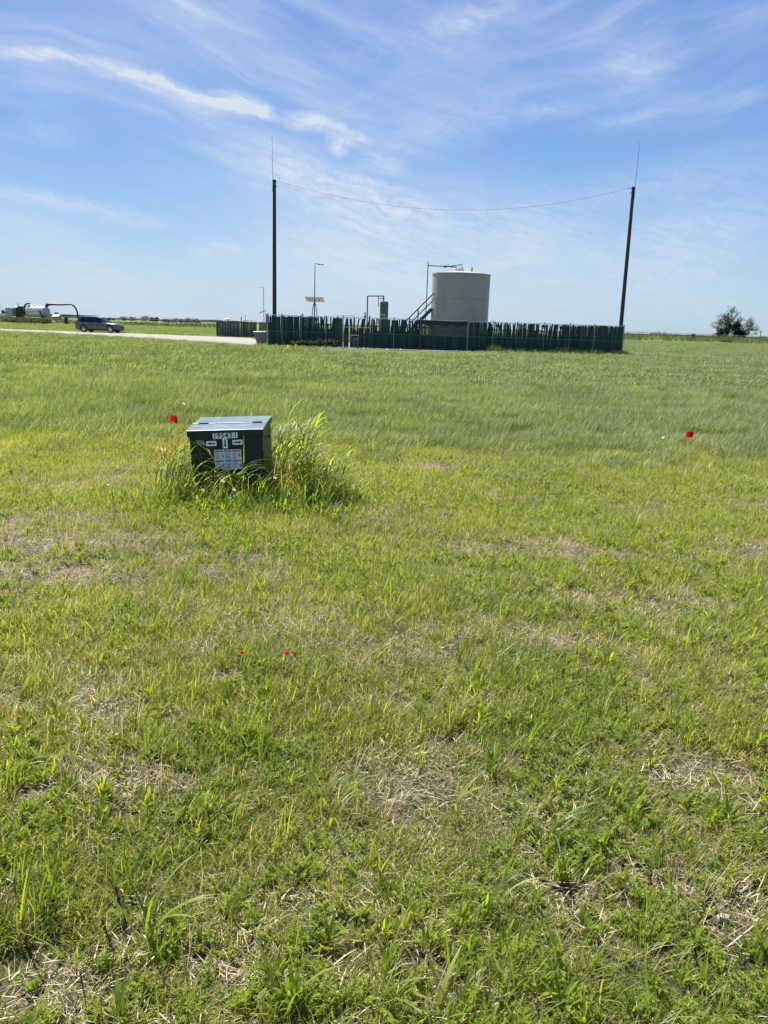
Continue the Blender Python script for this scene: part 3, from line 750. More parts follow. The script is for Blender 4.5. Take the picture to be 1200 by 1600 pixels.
# valve stem beside the riser
vv = at(570.5, 489, Yv); vb = thing('valve_stem', 'short pipe with a crossed valve handle beside the tall riser', 'valve', (vv.x, Yv + .05, 0))
MB().tube([(0, 0, 0), (0, 0, vv.z)], .035, 8).build('pipe', M['dark_pipe'], vb)
MB().tube([(-.11, 0, vv.z), (.17, 0, vv.z)], .03, 8).build('handle', M['dark_pipe'], vb)
MB().lathe([(.001, -.12), (.08, -.12), (.08, .1), (.001, .1)], (0, 0, vv.z - .28), 10).build('body', M['dark_pipe'], vb)
# thin pipe frame
f1 = at(527, 492.5, 60.5); f2 = at(553.5, 493.5, 60.5)
pf = thing('pipe_frame', 'thin grey pipe frame standing above the fence left of the vessel', 'frame', (f1.x, 60.5, 0))
w_ = f2.x - f1.x
for x in (0, w_): MB().tube([(x, 0, 0), (x, 0, f1.z)], .022, 6).build('leg', M['galv'], pf)
MB().tube([(0, 0, f1.z), (w_, 0, f2.z)], .022, 6).build('crossbar', M['galv'], pf)
# squat drum behind the fence
hb = at(481, 493, 57.2)
dr = thing('squat_tank', 'squat dark domed tank just behind the left part of the slatted fence', 'tank', (hb.x, 57.2, 0)); hz = hb.z
MB().lathe([(.44, .05), (.44, hz - .14), (.40, hz - .08), (.2, hz - .01), (.01, hz)], n=28).build('shell', M['vessel'], dr, smooth=40)
MB().tube([(-.38, 0, hz - .1), (-.38, 0, hz + .18)], .025, 6).lathe([(.001, -.03), (.05, -.03), (.05, .03), (.001, .03)], (-.38, 0, hz + .02), 8).build('vent', M['dark_pipe'], dr)
# tube gate
ga = at(538.5, 535, 54.3); gb = at(560.5, 535, 54.3)
gt = thing('tube_gate', 'galvanised tube gate with seven bars showing in the gap of the slatted fence', 'gate', (ga.x, 54.35, 0)); gw = gb.x - ga.x
for k in range(7): MB().tube([(0, 0, .14 + k * .13), (gw, 0, .14 + k * .13)], .020, 6).build('bar', M['galv'], gt)
for x in (0, gw): MB().tube([(x, 0, .05), (x, 0, .98)], .026, 8).build('upright', M['dark_pipe'], gt)
MB().tube([(-.05, -.03, 1.45), (gw + .8, -.03, 1.43)], .022, 6).build('upper_bar', M['dark_pipe'], gt)

# poles with rods
def make_pole(base, top, rod_top, label, side):
    root = thing('wooden_pole', label, 'pole', base)
    b = Vector(base); t = Vector(top) - b; rd = Vector(rod_top) - b
    MB().tube([(0, 0, 0), t * .33, t * .66, t], [.15, .14, .125, .11], 14).build('shaft', M['wood'], root, smooth=50)
    for k, z in enumerate((.10, .40)):
        p = t - Vector((0, 0, z)); MB().lathe([(.112, -.03), (.135, -.03), (.135, .03), (.112, .03)], p, 14).build('clamp_band', M['black'], root)
        MB().tube([p, p + Vector((side * (.36 if k == 0 else .26), 0, 0))], .014, 6).build('bracket', M['black'], root)
    MB().tube([t - Vector((side * .12, 0, .75)), t + Vector((-side * .1, 0, .05)), rd], [.02, .016, .008], 6).build('lightning_rod', M['dark_pipe'], root)
    if side > 0:
        pts = [t + Vector((.36, 0, -.1)) + Vector((-.16 * (1 - math.cos(a)), 0, .42 * math.sin(a))) for a in np.linspace(0, 2.6, 10)]
        MB().tube(pts, .007, 5).build('jumper_wire', M['black'], root)
    return root
YL, YR = 55.15, 57.75
pl = at(428.7, 281, YL); rl = at(425, 212, YL); pr = at(990, 292, YR); rr_ = at(1000, 221, YR)
plb = Vector((at(429, 530, YL).x, YL, 0)); prb = Vector((at(966.2, 553, YR).x, YR, 0))
make_pole(plb, pl, rl, 'tall dark wooden pole with rod at the left end of the slatted fence', 1)
make_pole(prb, pr, rr_, 'tall dark leaning wooden pole with rod at the right fence corner', -1)
w0 = pl + Vector((.36, 0, -.1)); w1 = pr + Vector((-.36, 0, -.1))
pts = []
for k in range(41):
    t = k / 40; p = w0.lerp(w1, t); p.z -= 1.62 * 4 * t * (1 - t); pts.append(p)
tag(MB().tube(pts, .007, 5).build('overhead_wire', M['grey'], smooth=60), 'thin sagging wire strung between the two tall wooden poles', 'wire')

# solar panel mast
Ys = 59.5
mt = at(492.3, 411, Ys); mb_ = at(491.5, 470, Ys)
sm = thing('solar_mast', 'slim mast with top arm and a wide solar panel behind the left slats', 'mast', (mb_.x, Ys, 0)); o_ = Vector((mb_.x, Ys, 0))
mt -= o_
MB().tube([(0, 0, 0), (0, 0, mb_.z), mt], [.05, .04, .022], 8).build('pole', M['dark_pipe'], sm)
ar = at(505, 414.5, Ys) - o_; MB().tube([mt, mt.lerp(ar, .5) + Vector((0, 0, .01)), ar], .018, 6).box(mt.lerp(ar, .7), (.45, .1, .045)).build('arm', M['grey'], sm)
pc = at(491, 468.5, Ys) - o_
pm = MB(); hw, hd = .68, .42
ty = R_(-20)
cy_, sz_ = math.cos(ty) * hd, math.sin(ty) * hd
pm.loft([[(x + (.05 if s > 0 else 0), s * cy_, pc.z + s * sz_ + dz) for (s, dz) in ((-1, 0), (1, 0), (1, .04), (-1, .04))] for x in (-hw, hw)])
pn = pm.build('panel', M['panel'], sm)
MB().loft([[(x, s * cy_ * .96, pc.z + s * sz_ * .96 + dz) for (s, dz) in ((-1, .042), (1, .042), (1, .050), (-1, .050))] for x in (-hw * .97, hw * .97)]).build('cells', M['panel_face'], pn)
MB().box((0, 0, pc.z - .04), (.08, .7, .05)).box((-.35, 0, pc.z - .03), (.05, .7, .03)).box((.35, 0, pc.z - .03), (.05, .7, .03)).build('mount', M['dark_pipe'], sm)
for s in (-1, 1):
    MB().tube([(0, 0, pc.z - .1), (s * .10, 0, pc.z - .45), (s * .17, .05, pc.z - .9), (s * .17, .05, 0)], .03, 6).build('brace', M['dark_pipe'], sm)
# small mast far left
Y2 = 84
mt = at(411, 449, Y2); sm = thing('small_mast', 'thin far mast with a side arm and small tilted panel left of the tall pole', 'mast', (mt.x + .05, Y2, 0))
MB().tube([(0.03, 0, 0), (0, 0, mt.z)], .035, 6).build('pole', M['grey'], sm)
MB().tube([(0, 0, mt.z), (-.62, 0, mt.z + .03)], .022, 6).build('arm', M['grey'], sm)
pz = at(408, 488, Y2).z
MB().loft([[(x, y, pz + (x + .2) * .5 + dz) for (y, dz) in ((-.3, 0), (.3, 0), (.3, .05), (-.3, .05))] for x in (-.5, .08)]).build('panel', M['panel'], sm)
MB().tube([(.15, .3, 0), (.15, .3, pz + .3)], .02, 6).build('conduit', M['grey'], sm)

# small things behind the far-left fence
p = at(355, 503, 93); d_ = thing('white_dome_tank', 'white domed tank top showing above the far left slatted fence', 'tank', (p.x, 93, 0)); zt = at(355, 497.2, 93).z
MB().lathe([(.44, 0), (.44, zt - .25), (.36, zt - .08), (.16, zt - .01), (.01, zt)], n=24).build('shell', M['white'], d_, smooth=40)
p = at(377, 496, 90); MBo = MB().tube([(0, 0, 0), (0, 0, p.z)], .05, 8).lathe([(.001, 0), (.07, 0), (.07, .06), (.001, .06)], (0, 0, p.z), 8).build('dark_post', M['black']); MBo.location = (p.x, 90, 0)
tag(MBo, 'short dark post sticking up behind the far left fence', 'post')
p = at(383.3, 492, 90); MBo = MB().tube([(0, 0, 0), (0, 0, p.z)], .025, 6).lathe([(.001, 0), (.04, 0), (.04, .05), (.001, .05)], (0, 0, p.z), 8).build('thin_rod', M['grey']); MBo.location = (p.x, 90, 0)
tag(MBo, 'thin grey rod beside the dark post behind the far left fence', 'rod')
p = at(388, 500.5, 92); q_ = at(395, 500.5, 92); MBo = MB().box((0, 0, p.z - .06), (1.1, .5, .1)).box((-.4, 0, (p.z - .1) / 2), (.08, .4, p.z - .12)).box((.4, 0, (p.z - .1) / 2), (.08, .4, p.z - .12)).build('white_bench', M['white']); MBo.location = (p.x, 92, 0); MBo.name = 'equipment_stand'
tag(MBo, 'low white equipment stand just topping the far left fence', 'stand')

# pale tub beside the corner
p = ground_at(409, 537); tb = thing('lidded_tub', 'grey tapered tub with pale lid tucked beside the left fence corner', 'bin', (-9.25, 57.9, 0))
MB().loft([[(-.42, -.45, 0), (.55, -.45, 0), (.55, .45, 0), (-.42, .45, 0)], [(-.62, -.6, .88), (.75, -.6, .88), (.75, .6, .88), (-.62, .6, .88)]]).build('tub', M['tub'], tb, bevel=.03)
MB().loft([[(-.68, -.64, .882), (.8, -.64, .882), (.8, .64, .882), (-.68, .64, .882)], [(-.64, -.6, .95), (.76, -.6, 1.0), (.76, .6, 1.0), (-.64, .6, .95)]]).build('lid', M['white'], tb, bevel=.02)
# concrete footing at the right corner
cf = MB().loft([[(x, y, 0) for x, y in ((0, 0), (1.0, -.25), (1.1, .1), (.1, .4))], [(x, y, .06) for x, y in ((0.02, 0.02), (.98, -.22), (1.07, .08), (.1, .37))]]).build('concrete_pad', M['concrete']); cf.location = (17.1, 55.9, 0)
tag(cf, 'small pale concrete pad on the grass at the right fence corner', 'slab')

# ------------------------------------------------------------------ utility cabinet
def text_mesh(txt, size, mat, name='digit', off=0.0, parent=None, loc=(0, 0, 0), rot=(R_(90), 0, 0)):
    c = bpy.data.curves.new(name, 'FONT'); c.body = txt; c.size = size; c.offset = off; c.extrude = 0.0004
    c.align_x = 'CENTER'; c.align_y = 'CENTER'; c.resolution_u = 3
    tmp = bpy.data.objects.new(name, c); COL.objects.link(tmp)
    dg = bpy.context.evaluated_depsgraph_get(); me = bpy.data.meshes.new_from_object(tmp.evaluated_get(dg))
    bpy.data.objects.remove(tmp); me.materials.clear(); me.materials.append(mat)
    o = bpy.data.objects.new(name, me); COL.objects.link(o); o.location = loc; o.rotation_euler = rot
    if parent: o.parent = parent
    return o
def make_cabinet():
    FL = at(298.5, 673, 6.72); FR = at(416.5, 671.5, 6.80)
    W = (FR - FL).length; Hb = 0.70; D = 0.60
    cx = (FL.x + FR.x) / 2 ; cy = 6.76
    root = thing('utility_cabinet', 'dark green metal utility cabinet numbered 195431, leaning in tall grass', 'cabinet', (cx, cy, 0), R_(1.5))
    root.rotation_euler = (R_(0), R_(-3.1), R_(1.0))
    hf = (FL.z + FR.z) / 2     # height of front top edge
    hf_l = hf; hw = W / 2
    root.location.z = 0.0
    t = 0.03
    # lower body
    MB().loft([[(-hw + .015, .02, -.06), (hw - .015, .02, -.06), (hw - .015, D - .02, -.06), (-hw + .015, D - .02, -.06)],
               [(-hw + .01, .02, .16), (hw - .01, .02, .16), (hw - .01, D - .02, .16), (-hw + .01, D - .02, .16)]]).build('base', M['green_paint'], root, bevel=.004)
    # side profile: front low, crease, back
    zc = hf + .022; yc = D * .40; zb = hf + .045
    prof = [(.012, .162), (D - .01, .162), (D - .01, zb - .012), (yc, zc - .012), (.012, hf - .014)]
    body = MB().loft([[(x, y, z) for y, z in prof] for x in (-hw + .006, hw - .006)]).build('body', M['green_paint'], root, bevel=.004)
    # hinged front panel, proud with returns
    fp_ = MB().box((0, .004, (.175 + hf - .05) / 2 ), (W - .03, .014, hf - .05 - .175)).build('front_door', M['green_paint'], root, bevel=.003)
    # lid front skirt
    MB().box((0, -.004, hf - .028), (W + .006, .022, .050)).build('lid_skirt', M['green_paint'], root, bevel=.003)
    for sx in (-1, 1):
        MB().loft([[(sx * (hw + k), y, z) for y, z in ((-.012, hf - .053), (yc, zc - .05), (D + .004, zb - .05), (D + .004, zb - .004), (yc, zc - .004), (-.012, hf - .004))] for k in (-.001, .008)]).build('lid_side', M['green_paint'], root)
    # lid: two plates with a raised crease lip between them
    MB().loft([[(x, -.018, hf - .004), (x, yc - .004, zc - .002), (x, yc - .004, zc + .008), (x, -.018, hf + .006)] for x in (-hw - .012, hw + .012)]).build('front_lid', M['lid_paint'], root, bevel=.003)
    MB().loft([[(x, yc + .004, zc - .004), (x, D + .012, zb - .004), (x, D + .012, zb + .006), (x, yc + .004, zc + .014)] for x in (-hw - .012, hw + .012)]).build('rear_lid', M['lid_paint'], root, bevel=.003)
    for fx in (-.24, .25):
        MB().box((fx, yc + .016, zc + .013), (.085, .022, .012)).build('lid_slot', M['black'], root)
    # side vents / bolt
    MB().lathe([(.001, 0), (.016, 0), (.016, .012), (.001, .012)], (hw + .0005, D * .62, hf - .11), 12, 'x').build('lock_hole', M['black'], root)
    MB().lathe([(.001, 0), (.010, 0), (.010, .01), (.001, .01)], (hw - .06, -.008, hf - .20), 10, 'y').build('bolt', M['dark_pipe'], root)
    # front things: y just proud of the door
    yf = -.0045
    px = W / 920.0           # zoom pixel -> metres (front edge spans 75..995)
    def fx(u): return -hw + (u - 75) * px
    def fz(v, u=500): return hf - (v - (255 - (u - 75) * 12 / 920.0)) * px
    # digits
    xs = [410, 458, 508, 556, 606, 664]
    for ch, u, dv in zip('195431', xs, (318, 316, 312, 314, 312, 308)):
        dz = fz(dv, u)
        plt = MB().box((fx(u), yf - .0105, dz), (.0385, .003, .049)).build('number_tile', M['plate'], root)
        text_mesh(ch, .060, M['digit'], 'digit', .0014, plt, (fx(u), yf - .0126, dz))
    # arrows: (u, v, direction)
    for (u, v, ang) in ((360, 410, 180), (530, 408, -90), (684, 398, 0)):
        s = .095 / 2; hwid = .030 / 2 + .006
        tl = MB(); ca, sa = math.cos(R_(ang)), math.sin(R_(ang))
        X, Z = fx(u), fz(v, u)
        def P(a, b, y): return (X + a * ca - b * sa, y, Z + a * sa + b * ca)
        arr = MB()
        wq, hq = .045, .022
        tl.loft([[P(-wq, -hq, y), P(wq, -hq, y), P(wq, hq, y), P(-wq, hq, y)] for y in (yf - .011, yf - .0085)])
        o = tl.build('arrow_tile', M['plate'], root)
        arr.loft([[P(-.033, -.006, y), P(.012, -.006, y), P(.012, -.014, y), P(.035, 0, y), P(.012, .014, y), P(.012, .006, y), P(-.033, .006, y)] for y in (yf - .0122, yf - .0108)])
        arr.build('arrow', M['digit'], o)
    # warning sheet
    x0, x1 = fx(385), fx(722); z1, z0 = fz(487, 550), fz(735, 550)
    ws = MB().box(((x0 + x1) / 2, yf - .0095, (z0 + z1) / 2), (x1 - x0, .002, z1 - z0)).build('warning_sheet', M['sticker'], root)
    yy = yf - .0112; Wd = x1 - x0; Hd = z1 - z0
    def bar(a0, a1, b0, b1, mat, name):
        MB().box((x0 + Wd * (a0 + a1) / 2, yy, z1 - Hd * (b0 + b1) / 2), (Wd * (a1 - a0), .0016, Hd * (b1 - b0))).build(name, mat, ws)
    for (a0, a1, b0, m_, nm) in ((.03, .34, .05, 'red', 'red_header'), (.66, .98, .05, 'red', 'red_header'), (.03, .34, .55, 'red', 'red_header'), (.66, .98, .55, 'red', 'red_header')):
        bar(a0, a1, b0, b0 + .065, M[m_], nm)
    bar(.37, .63, .03, .13, M['blue'], 'blue_header'); bar(.38, .62, .50, .64, M['blue'], 'blue_block'); bar(.40, .60, .36, .42, M['ink'], 'ink_block')
    ink = MB(); rr = random.Random(3)
    for (a0, a1, b0, b1) in ((.04, .24, .18, .48), (.66, .85, .18, .50), (.04, .24, .66, .95), (.66, .86, .66, .95), (.38, .62, .18, .34), (.40, .60, .70, .95)):
        b = b0
        while b < b1:
            w = (a1 - a0) * rr.uniform(.6, 1)
            ink.box((x0 + Wd * (a0 + w / 2), yy, z1 - Hd * (b + .008)), (Wd * w, .0014, Hd * .014)); b += .045
    o = ink.build('print_lines', M['ink'], ws); tag(o, kind='stuff')
    for (a, b) in ((.31, .28), (.93, .27), (.32, .76), (.95, .80)):
        ic = MB(); ic.lathe([(.001, 0), (.008, 0), (.008, .001), (.001, .001)], (x0 + Wd * a, yy - .0008, z1 - Hd * b), 10, 'y'); ic.box((x0 + Wd * a, yy, z1 - Hd * (b + .07)), (.011, .0014, .018)); ic.build('figure_icon', M['ink'], ws)
    # torn faded sticker on the left
    MB().loft([[(fx(a), y, fz(b, a)) for a, b in ((160, 372), (215, 360), (268, 372), (270, 415), (215, 418), (190, 400))] for y in (yf - .0105, yf - .0085)]).build('torn_sticker', M['torn'], root)
    return root, hf, W
cab, cab_h, cab_w = make_cabinet()

# ------------------------------------------------------------------ marker flags
def flag(name, px, py, Y, col, label, cat, h=None, size=.10, turn=0.3, fold=.4):
    p = at(px, py, Y); z0 = float(hgt(p.x, Y)); hh = p.z - z0 + size * .35
    root = thing(name, label, cat, (p.x, Y, z0))
    MB().tube([(0, 0, -.05), (0.008, 0, hh * .5), (0, 0, hh)], .0022, 5).build('wire_stake', M['grey'], root)
    b = MB(); n = 6; g = []
    for i in range(n + 1):
        t = i / n; x = size * 1.25 * t * math.cos(turn); y = size * .35 * math.sin(t * 3.5 + turn) ; dz = -fold * size * t * t
        g.append(((x, y, hh + dz), (x * .92, y * .8, hh - size + dz * 1.1)))
    for i in range(n): b.quad(g[i][1], g[i + 1][1], g[i + 1][0], g[i][0])
    b.build('flag_cloth', col, root); return root
flag('marker_flag', 266, 652, 9.6, M['flag_red'], 'red marker flag in the grass just left behind the green cabinet', 'flag', size=.082)
flag('marker_flag', 1072, 678, 10.3, M['flag_red'], 'red marker flag standing alone in the grass on the right', 'flag', size=.078, turn=.1, fold=-.1)
flag('marker_flag', 448.5, 541.0, 50.5, M['flag_yellow'], 'square yellow marker flag by the slatted fence, the left one of the pair', 'flag', size=.20, fold=0)
flag('marker_flag', 460.8, 539.5, 50.8, M['flag_yellow'], 'narrow yellow marker flag by the slatted fence, the right one of the pair', 'flag', size=.19, turn=.9, fold=.1)

# ------------------------------------------------------------------ SUV
def make_car():
    p = ground_at(157, 519.6)
    root = thing('parked_car', 'dark blue grey estate SUV standing on the gravel road', 'car', (p.x, p.y, .01), R_(-4))
    # local: x forward
    def ring(x, hw, zb, zs, zt, inset=.05):
        return [(x, -hw * .93, zb), (x, -hw, zb + .12), (x, -hw, zs - .15), (x, -hw + inset * .6, zs), (x, -hw + inset * 2.8, zt), (x, hw - inset * 2.8, zt), (x, hw - inset * .6, zs), (x, hw, zs - .15), (x, hw, zb + .12), (x, hw * .93, zb)]
    body = [ring(-2.40, .72, .52, .78, .80), ring(-2.36, .88, .36, .98, 1.02), ring(-2.1, .95, .28, 1.02, 1.05), ring(-1.0, .96, .26, 1.00, 1.02), ring(.3, .96, .26, .98, 1.0), ring(1.1, .955, .26, .98, 1.03),
            ring(1.7, .94, .27, .94, 1.02), ring(2.15, .91, .30, .88, .96), ring(2.36, .84, .36, .80, .86), ring(2.43, .74, .45, .70, .74)]
    MB().loft(body).build('body', M['car'], root, smooth=38)
    # greenhouse
    g = [ring(-2.28, .80, .98, 1.0, 1.03, .03)]
    def gr(x0, x1, hwb, hwt, zb, zt):  # slanted section between base x0 and top x1
        return [(x0, -hwb, zb), (x1, -hwt, zt), (x1, hwt, zt), (x0, hwb, zb)]
    secs = [gr(-2.30, -1.95, .84, .66, 1.0, 1.55), gr(-1.7, -1.5, .90, .70, 1.0, 1.64), gr(-.5, -.5, .91, .71, .98, 1.66), gr(.3, .05, .90, .70, .98, 1.62), gr(1.12, .30, .84, .66, .96, 1.56)]
    MB().loft([[(q[0], q[1], q[2]) for q in s] for s in secs]).build('cabin', M['car'], root, smooth=30)
    MB().loft([[(x, -w, z), (x, -w * .6, z + .02), (x, w * .6, z + .02), (x, w, z)] for x, w, z in ((-1.98, .60, 1.575), (-1.5, .66, 1.655), (-.5, .67, 1.675), (.05, .66, 1.635), (.28, .60, 1.58))]).build('roof_panel', M['roof_highlight'], root, smooth=30)
    for sy in (-1, 1):
        for (a, b) in ((-1.95, -1.25), (-1.17, -.28), (-.20, .72)):
            def pt(x, t):
                # side plane: bottom y=.905 z=1.03, top y=.715 z=1.56
                return (x, sy * (.912 - .185 * t), 1.02 + .53 * t)
            a2, b2 = a + (.28 if a < -1.5 else .0), b - (.52 if b > .5 else .0)
            q = [pt(a, .03), pt(b, .03), pt(b2, .95), pt(a2, .95)]
            off = Vector((0, sy * .012, .004)); q2 = [Vector(k) + off for k in q]
            bb = MB(); bb.add([*q, *q2], [(0, 1, 2, 3), (7, 6, 5, 4), (0, 4, 5, 1), (1, 5, 6, 2), (2, 6, 7, 3), (3, 7, 4, 0)]); bb.build('side_window', M['glass'], root)
        MB().tube([(-1.9, sy * .72, 1.66), (-.5, sy * .74, 1.72), (.1, sy * .72, 1.68)], .02, 6).build('roof_rail', M['chrome'], root)
        MB().tube([(-1.95, sy * .935, 1.035), (.85, sy * .925, 1.005)], .014, 5).build('chrome_strip', M['chrome'], root)
        MB().box((.82, sy * 1.0, 1.06), (.16, .16, .13)).build('mirror', M['car'], root, bevel=.03)
        for hx in (-1.05, -.02): MB().box((hx, sy * .965, .93), (.17, .03, .03)).build('door_handle', M['chrome'], root)
        MB().box((2.25, sy * .70, .74), (.26, .28, .12)).build('headlight', M['lamp'], root, bevel=.03)
        MB().box((-2.32, sy * .74, .93), (.14, .26, .14)).build('tail_light', M['redlamp'], root, bevel=.02)
        for wx in (-1.42, 1.48):
            ww = bpy.data.objects.new('wheel', None); COL.objects.link(ww); ww.parent = root; ww.location = (wx, sy * .87, .38); ww.scale = (1.1, 1, 1.1)
            MB().lathe([(.24, -.11), (.33, -.11), (.345, -.07), (.345, .07), (.33, .11), (.24, .11)], n=28, axis='y').build('tyre', M['rubber'], ww, smooth=40)
            rb = MB().lathe([(.24, sy * .08), (.225, sy * .09), (.21, sy * .05), (.001, sy * .05)], n=24, axis='y')
            for k in range(5):
                a = 2 * math.pi * k / 5; rb.box((0, 0, 0), (.001, .001, .001)); c_, s_ = math.cos(a), math.sin(a)
                rb.loft([[(c_ * r - s_ * w, sy * yv, s_ * r + c_ * w) for (w, yv) in ((-.03, .06), (.03, .06), (.03, .085), (-.03, .085))] for r in (.02, .22)])
            rb.build('rim', M['rim'], ww)
            MB().lathe([(.30, -.02), (.40, -.02), (.40, .02), (.30, .02)], (wx, sy * .95, .42), 24, 'y').build('arch_trim', M['black'], root)
    # windscreen
    bb = MB(); q = [(1.13, -.78, 1.0), (1.13, .78, 1.0), (.36, .60, 1.555), (.36, -.60, 1.555)]; off = Vector((.02, 0, .03))
    bb.add([*q, *[Vector(k) + off for k in q]], [(0, 1, 2, 3), (7, 6, 5, 4), (0, 4, 5, 1), (1, 5, 6, 2), (2, 6, 7, 3), (3, 7, 4, 0)]); bb.build('windscreen', M['glass'], root)
    MB().box((2.41, 0, .60), (.05, .9, .16)).build('grille', M['black'], root)
    MB().box((2.34, 0, .34), (.14, 1.4, .14)).build('front_bumper', M['black'], root)
    MB().box((-2.34, 0, .36), (.12, 1.4, .16)).build('rear_bumper', M['black'], root)
    MB().box((0, 0, .27), (4.2, 1.6, .12)).build('underbody', M['black'], root)
    return root
M['roof_highlight'] = mat_plain('car_roof_highlight', (0.72, 0.74, 0.76), 0.35, metal=0.1, var=0.03, coat=1.0)  # white highlight on the roof put into its colour, body stays dark
make_car()

# ------------------------------------------------------------------ vacuum truck
def make_truck():
    Y = 165
    def q(px, py): v = at(px, py, Y); return v
    o = q(40, 500); o.z = 0
    root = thing('vacuum_truck', 'white vacuum tank truck with a long overhead suction boom beyond the road', 'truck', o)
    def L(px, py): v = q(px, py); return (v.x - o.x, v.z)
    def bx(name, a, b, y0, y1, mat, bev=.03):
        (x0, z0), (x1, z1) = L(*a), L(*b)
        return MB().box(((x0 + x1) / 2, (y0 + y1) / 2, (z0 + z1) / 2), (abs(x1 - x0), y1 - y0, abs(z1 - z0))).build(name, mat, root, bevel=bev)
    bx('chassis', (0, 494.5), (76, 498), -.9, .9, M['black'])
    bx('tool_box', (12.3, 481), (24, 493.6), -1.25, 1.2, M['grey_l'])
    bx('side_deck', (0, 490), (12, 495), -1.2, 1.2, M['offwhite'])
    bx('engine_housing', (27, 480), (31.5, 496), -.9, .9, M['black']); bx('blower_housing', (31, 478.5), (40, 492), -1.2, 1.1, M['black'])
    bx('fuel_tank', (33, 492.5), (41, 499.5), -1.2, -.5, M['black'], .1)
    x, z = L(29.5, 481); MB().tube([(x, -.3, z), (x, -.3, z + .9)], .09, 8).build('exhaust_stack', M['grey'], root)
    x, z = L(26, 480); MB().lathe([(.001, 0), (.35, 0), (.38, .3), (.001, .5)], (x, -.2, z - .3), 14).build('air_filter', M['offwhite'], root)
    # tank body
    (x0, z0), (x1, z1) = L(41.5, 477.3), L(70.5, 495)
    rz_ = (z0 - z1) / 2; zc = (z0 + z1) / 2
    prof = [(.01, x0 - .1), (rz_ * .7, x0), (rz_ * .95, x0 + .15), (rz_, x0 + .4), (rz_, x1 - .3), (rz_ * .96, x1), ]
    MB().lathe(prof, (0, 0, zc), 36, 'x').build('tank', M['offwhite'], root, smooth=35)
    for k in range(4): 
        xr = x0 + .5 + k * (x1 - x0 - 1) / 3
        MB().lathe([(rz_, -.04), (rz_ + .05, -.04), (rz_ + .05, .04), (rz_, .04)], (xr, 0, zc), 36, 'x').build('band', M['offwhite'], root)
    MB().box(((x0 + x1) / 2, -rz_ * .96, zc - .1), (x1 - x0 - .6, .12, .12)).build('side_rail', M['grey_l'], root)
    for k in (.2, .45, .75): MB().lathe([(.35, 0), (.35, .2), (.001, .26)], (x0 + (x1 - x0) * k, 0, zc + rz_ - .04), 14).build('hatch', M['white'], root)
    # rear door
    (x2, zz) = L(79, 487)
    MB().lathe([(rz_ * .99, x1 + .03), (rz_ * 1.03, x1 + .05), (rz_ * 1.03, x1 + .25), (rz_ * .6, x2 - .35), (.01, x2 - .2)], (0, 0, zc), 30, 'x').build('rear_door', M['grey_l'], root, smooth=35)
    (a, b) = L(66, 486); (c, d) = L(70, 495.5)
    MB().tube([(a, -1.25, b), (c, -1.3, d)], .14, 8).build('hydraulic_ram', M['black'], root)
    (a, b) = L(72, 497); MB().box((a, 0, b), (1.4, 2.2, .5)).build('rear_bumper', M['grey'], root)
    # boom
    P = [(72, 479), (75, 475.5), (84, 475.6), (96, 476), (108, 475.5)]
    pts = [(L(*k)[0], 0, L(*k)[1]) for k in P]
    MB().tube([pts[0], pts[1]], .34, 10).build('boom_turret', M['black'], root)
    MB().tube(pts[1:], [.26, .2, .2, .17], 10).build('boom', M['dark_pipe'], root, smooth=60)
    P = [(108, 475.5), (112, 476), (115.5, 478), (118.5, 482), (120.5, 487), (121.6, 492), (122.3, 498)]
    MB().tube([(L(*k)[0], 0, L(*k)[1]) for k in P], .16, 10).build('suction_hose', M['black'], root, smooth=60)
    P = [(39, 488), (38.5, 481), (40.5, 476.5), (44, 474.3), (48, 474.5)]
    MB().tube([(L(*k)[0], -.3, L(*k)[1]) for k in P], .17, 10).build('vacuum_pipe', M['black'], root, smooth=60)
    # cab & hood on the left edge
    (x0, z0), (x1, z1) = L(-28, 478), L(-1, 497)
    b = MB(); b.loft([[(x, -1.2, z) for x, z in ((x1, z1), (x1, z0 + .2), (x1 - 1.9, z0), (x1 - 2.2, z0 - 1.1), (x0, z0 - 1.5), (x0, z1))], [(x, 1.2, z) for x, z in ((x1, z1), (x1, z0 + .2), (x1 - 1.9, z0), (x1 - 2.2, z0 - 1.1), (x0, z0 - 1.5), (x0, z1))]]).build('cab', M['white'], root, bevel=.08)
    MB().box((x1 - .95, -1.205, z0 - .75), (1.3, .03, .75)).build('side_window', M['glass'], root)
    for px in (-22, 16, 55, 63):
        (x, _z) = L(px, 498)
        for sy in (-1, 1):
            w = bpy.data.objects.new('wheel', None); COL.objects.link(w); w.parent = root; w.location = (x, sy * .98, .52)
            MB().lathe([(.3, -.16), (.5, -.16), (.52, -.1), (.52, .1), (.5, .16), (.3, .16)], n=20, axis='y').build('tyre', M['rubber'], w, smooth=40)
            MB().lathe([(.3, sy * .12), (.28, sy * .05), (.12, sy * .05), (.1, sy * .12), (.001, sy * .12)], n=16, axis='y').build('rim', M['offwhite'], w)
M['grey_l'] = mat_plain('light_grey_paint', (0.36, 0.37, 0.37), 0.5, var=0.12, scale=2)
make_truck()
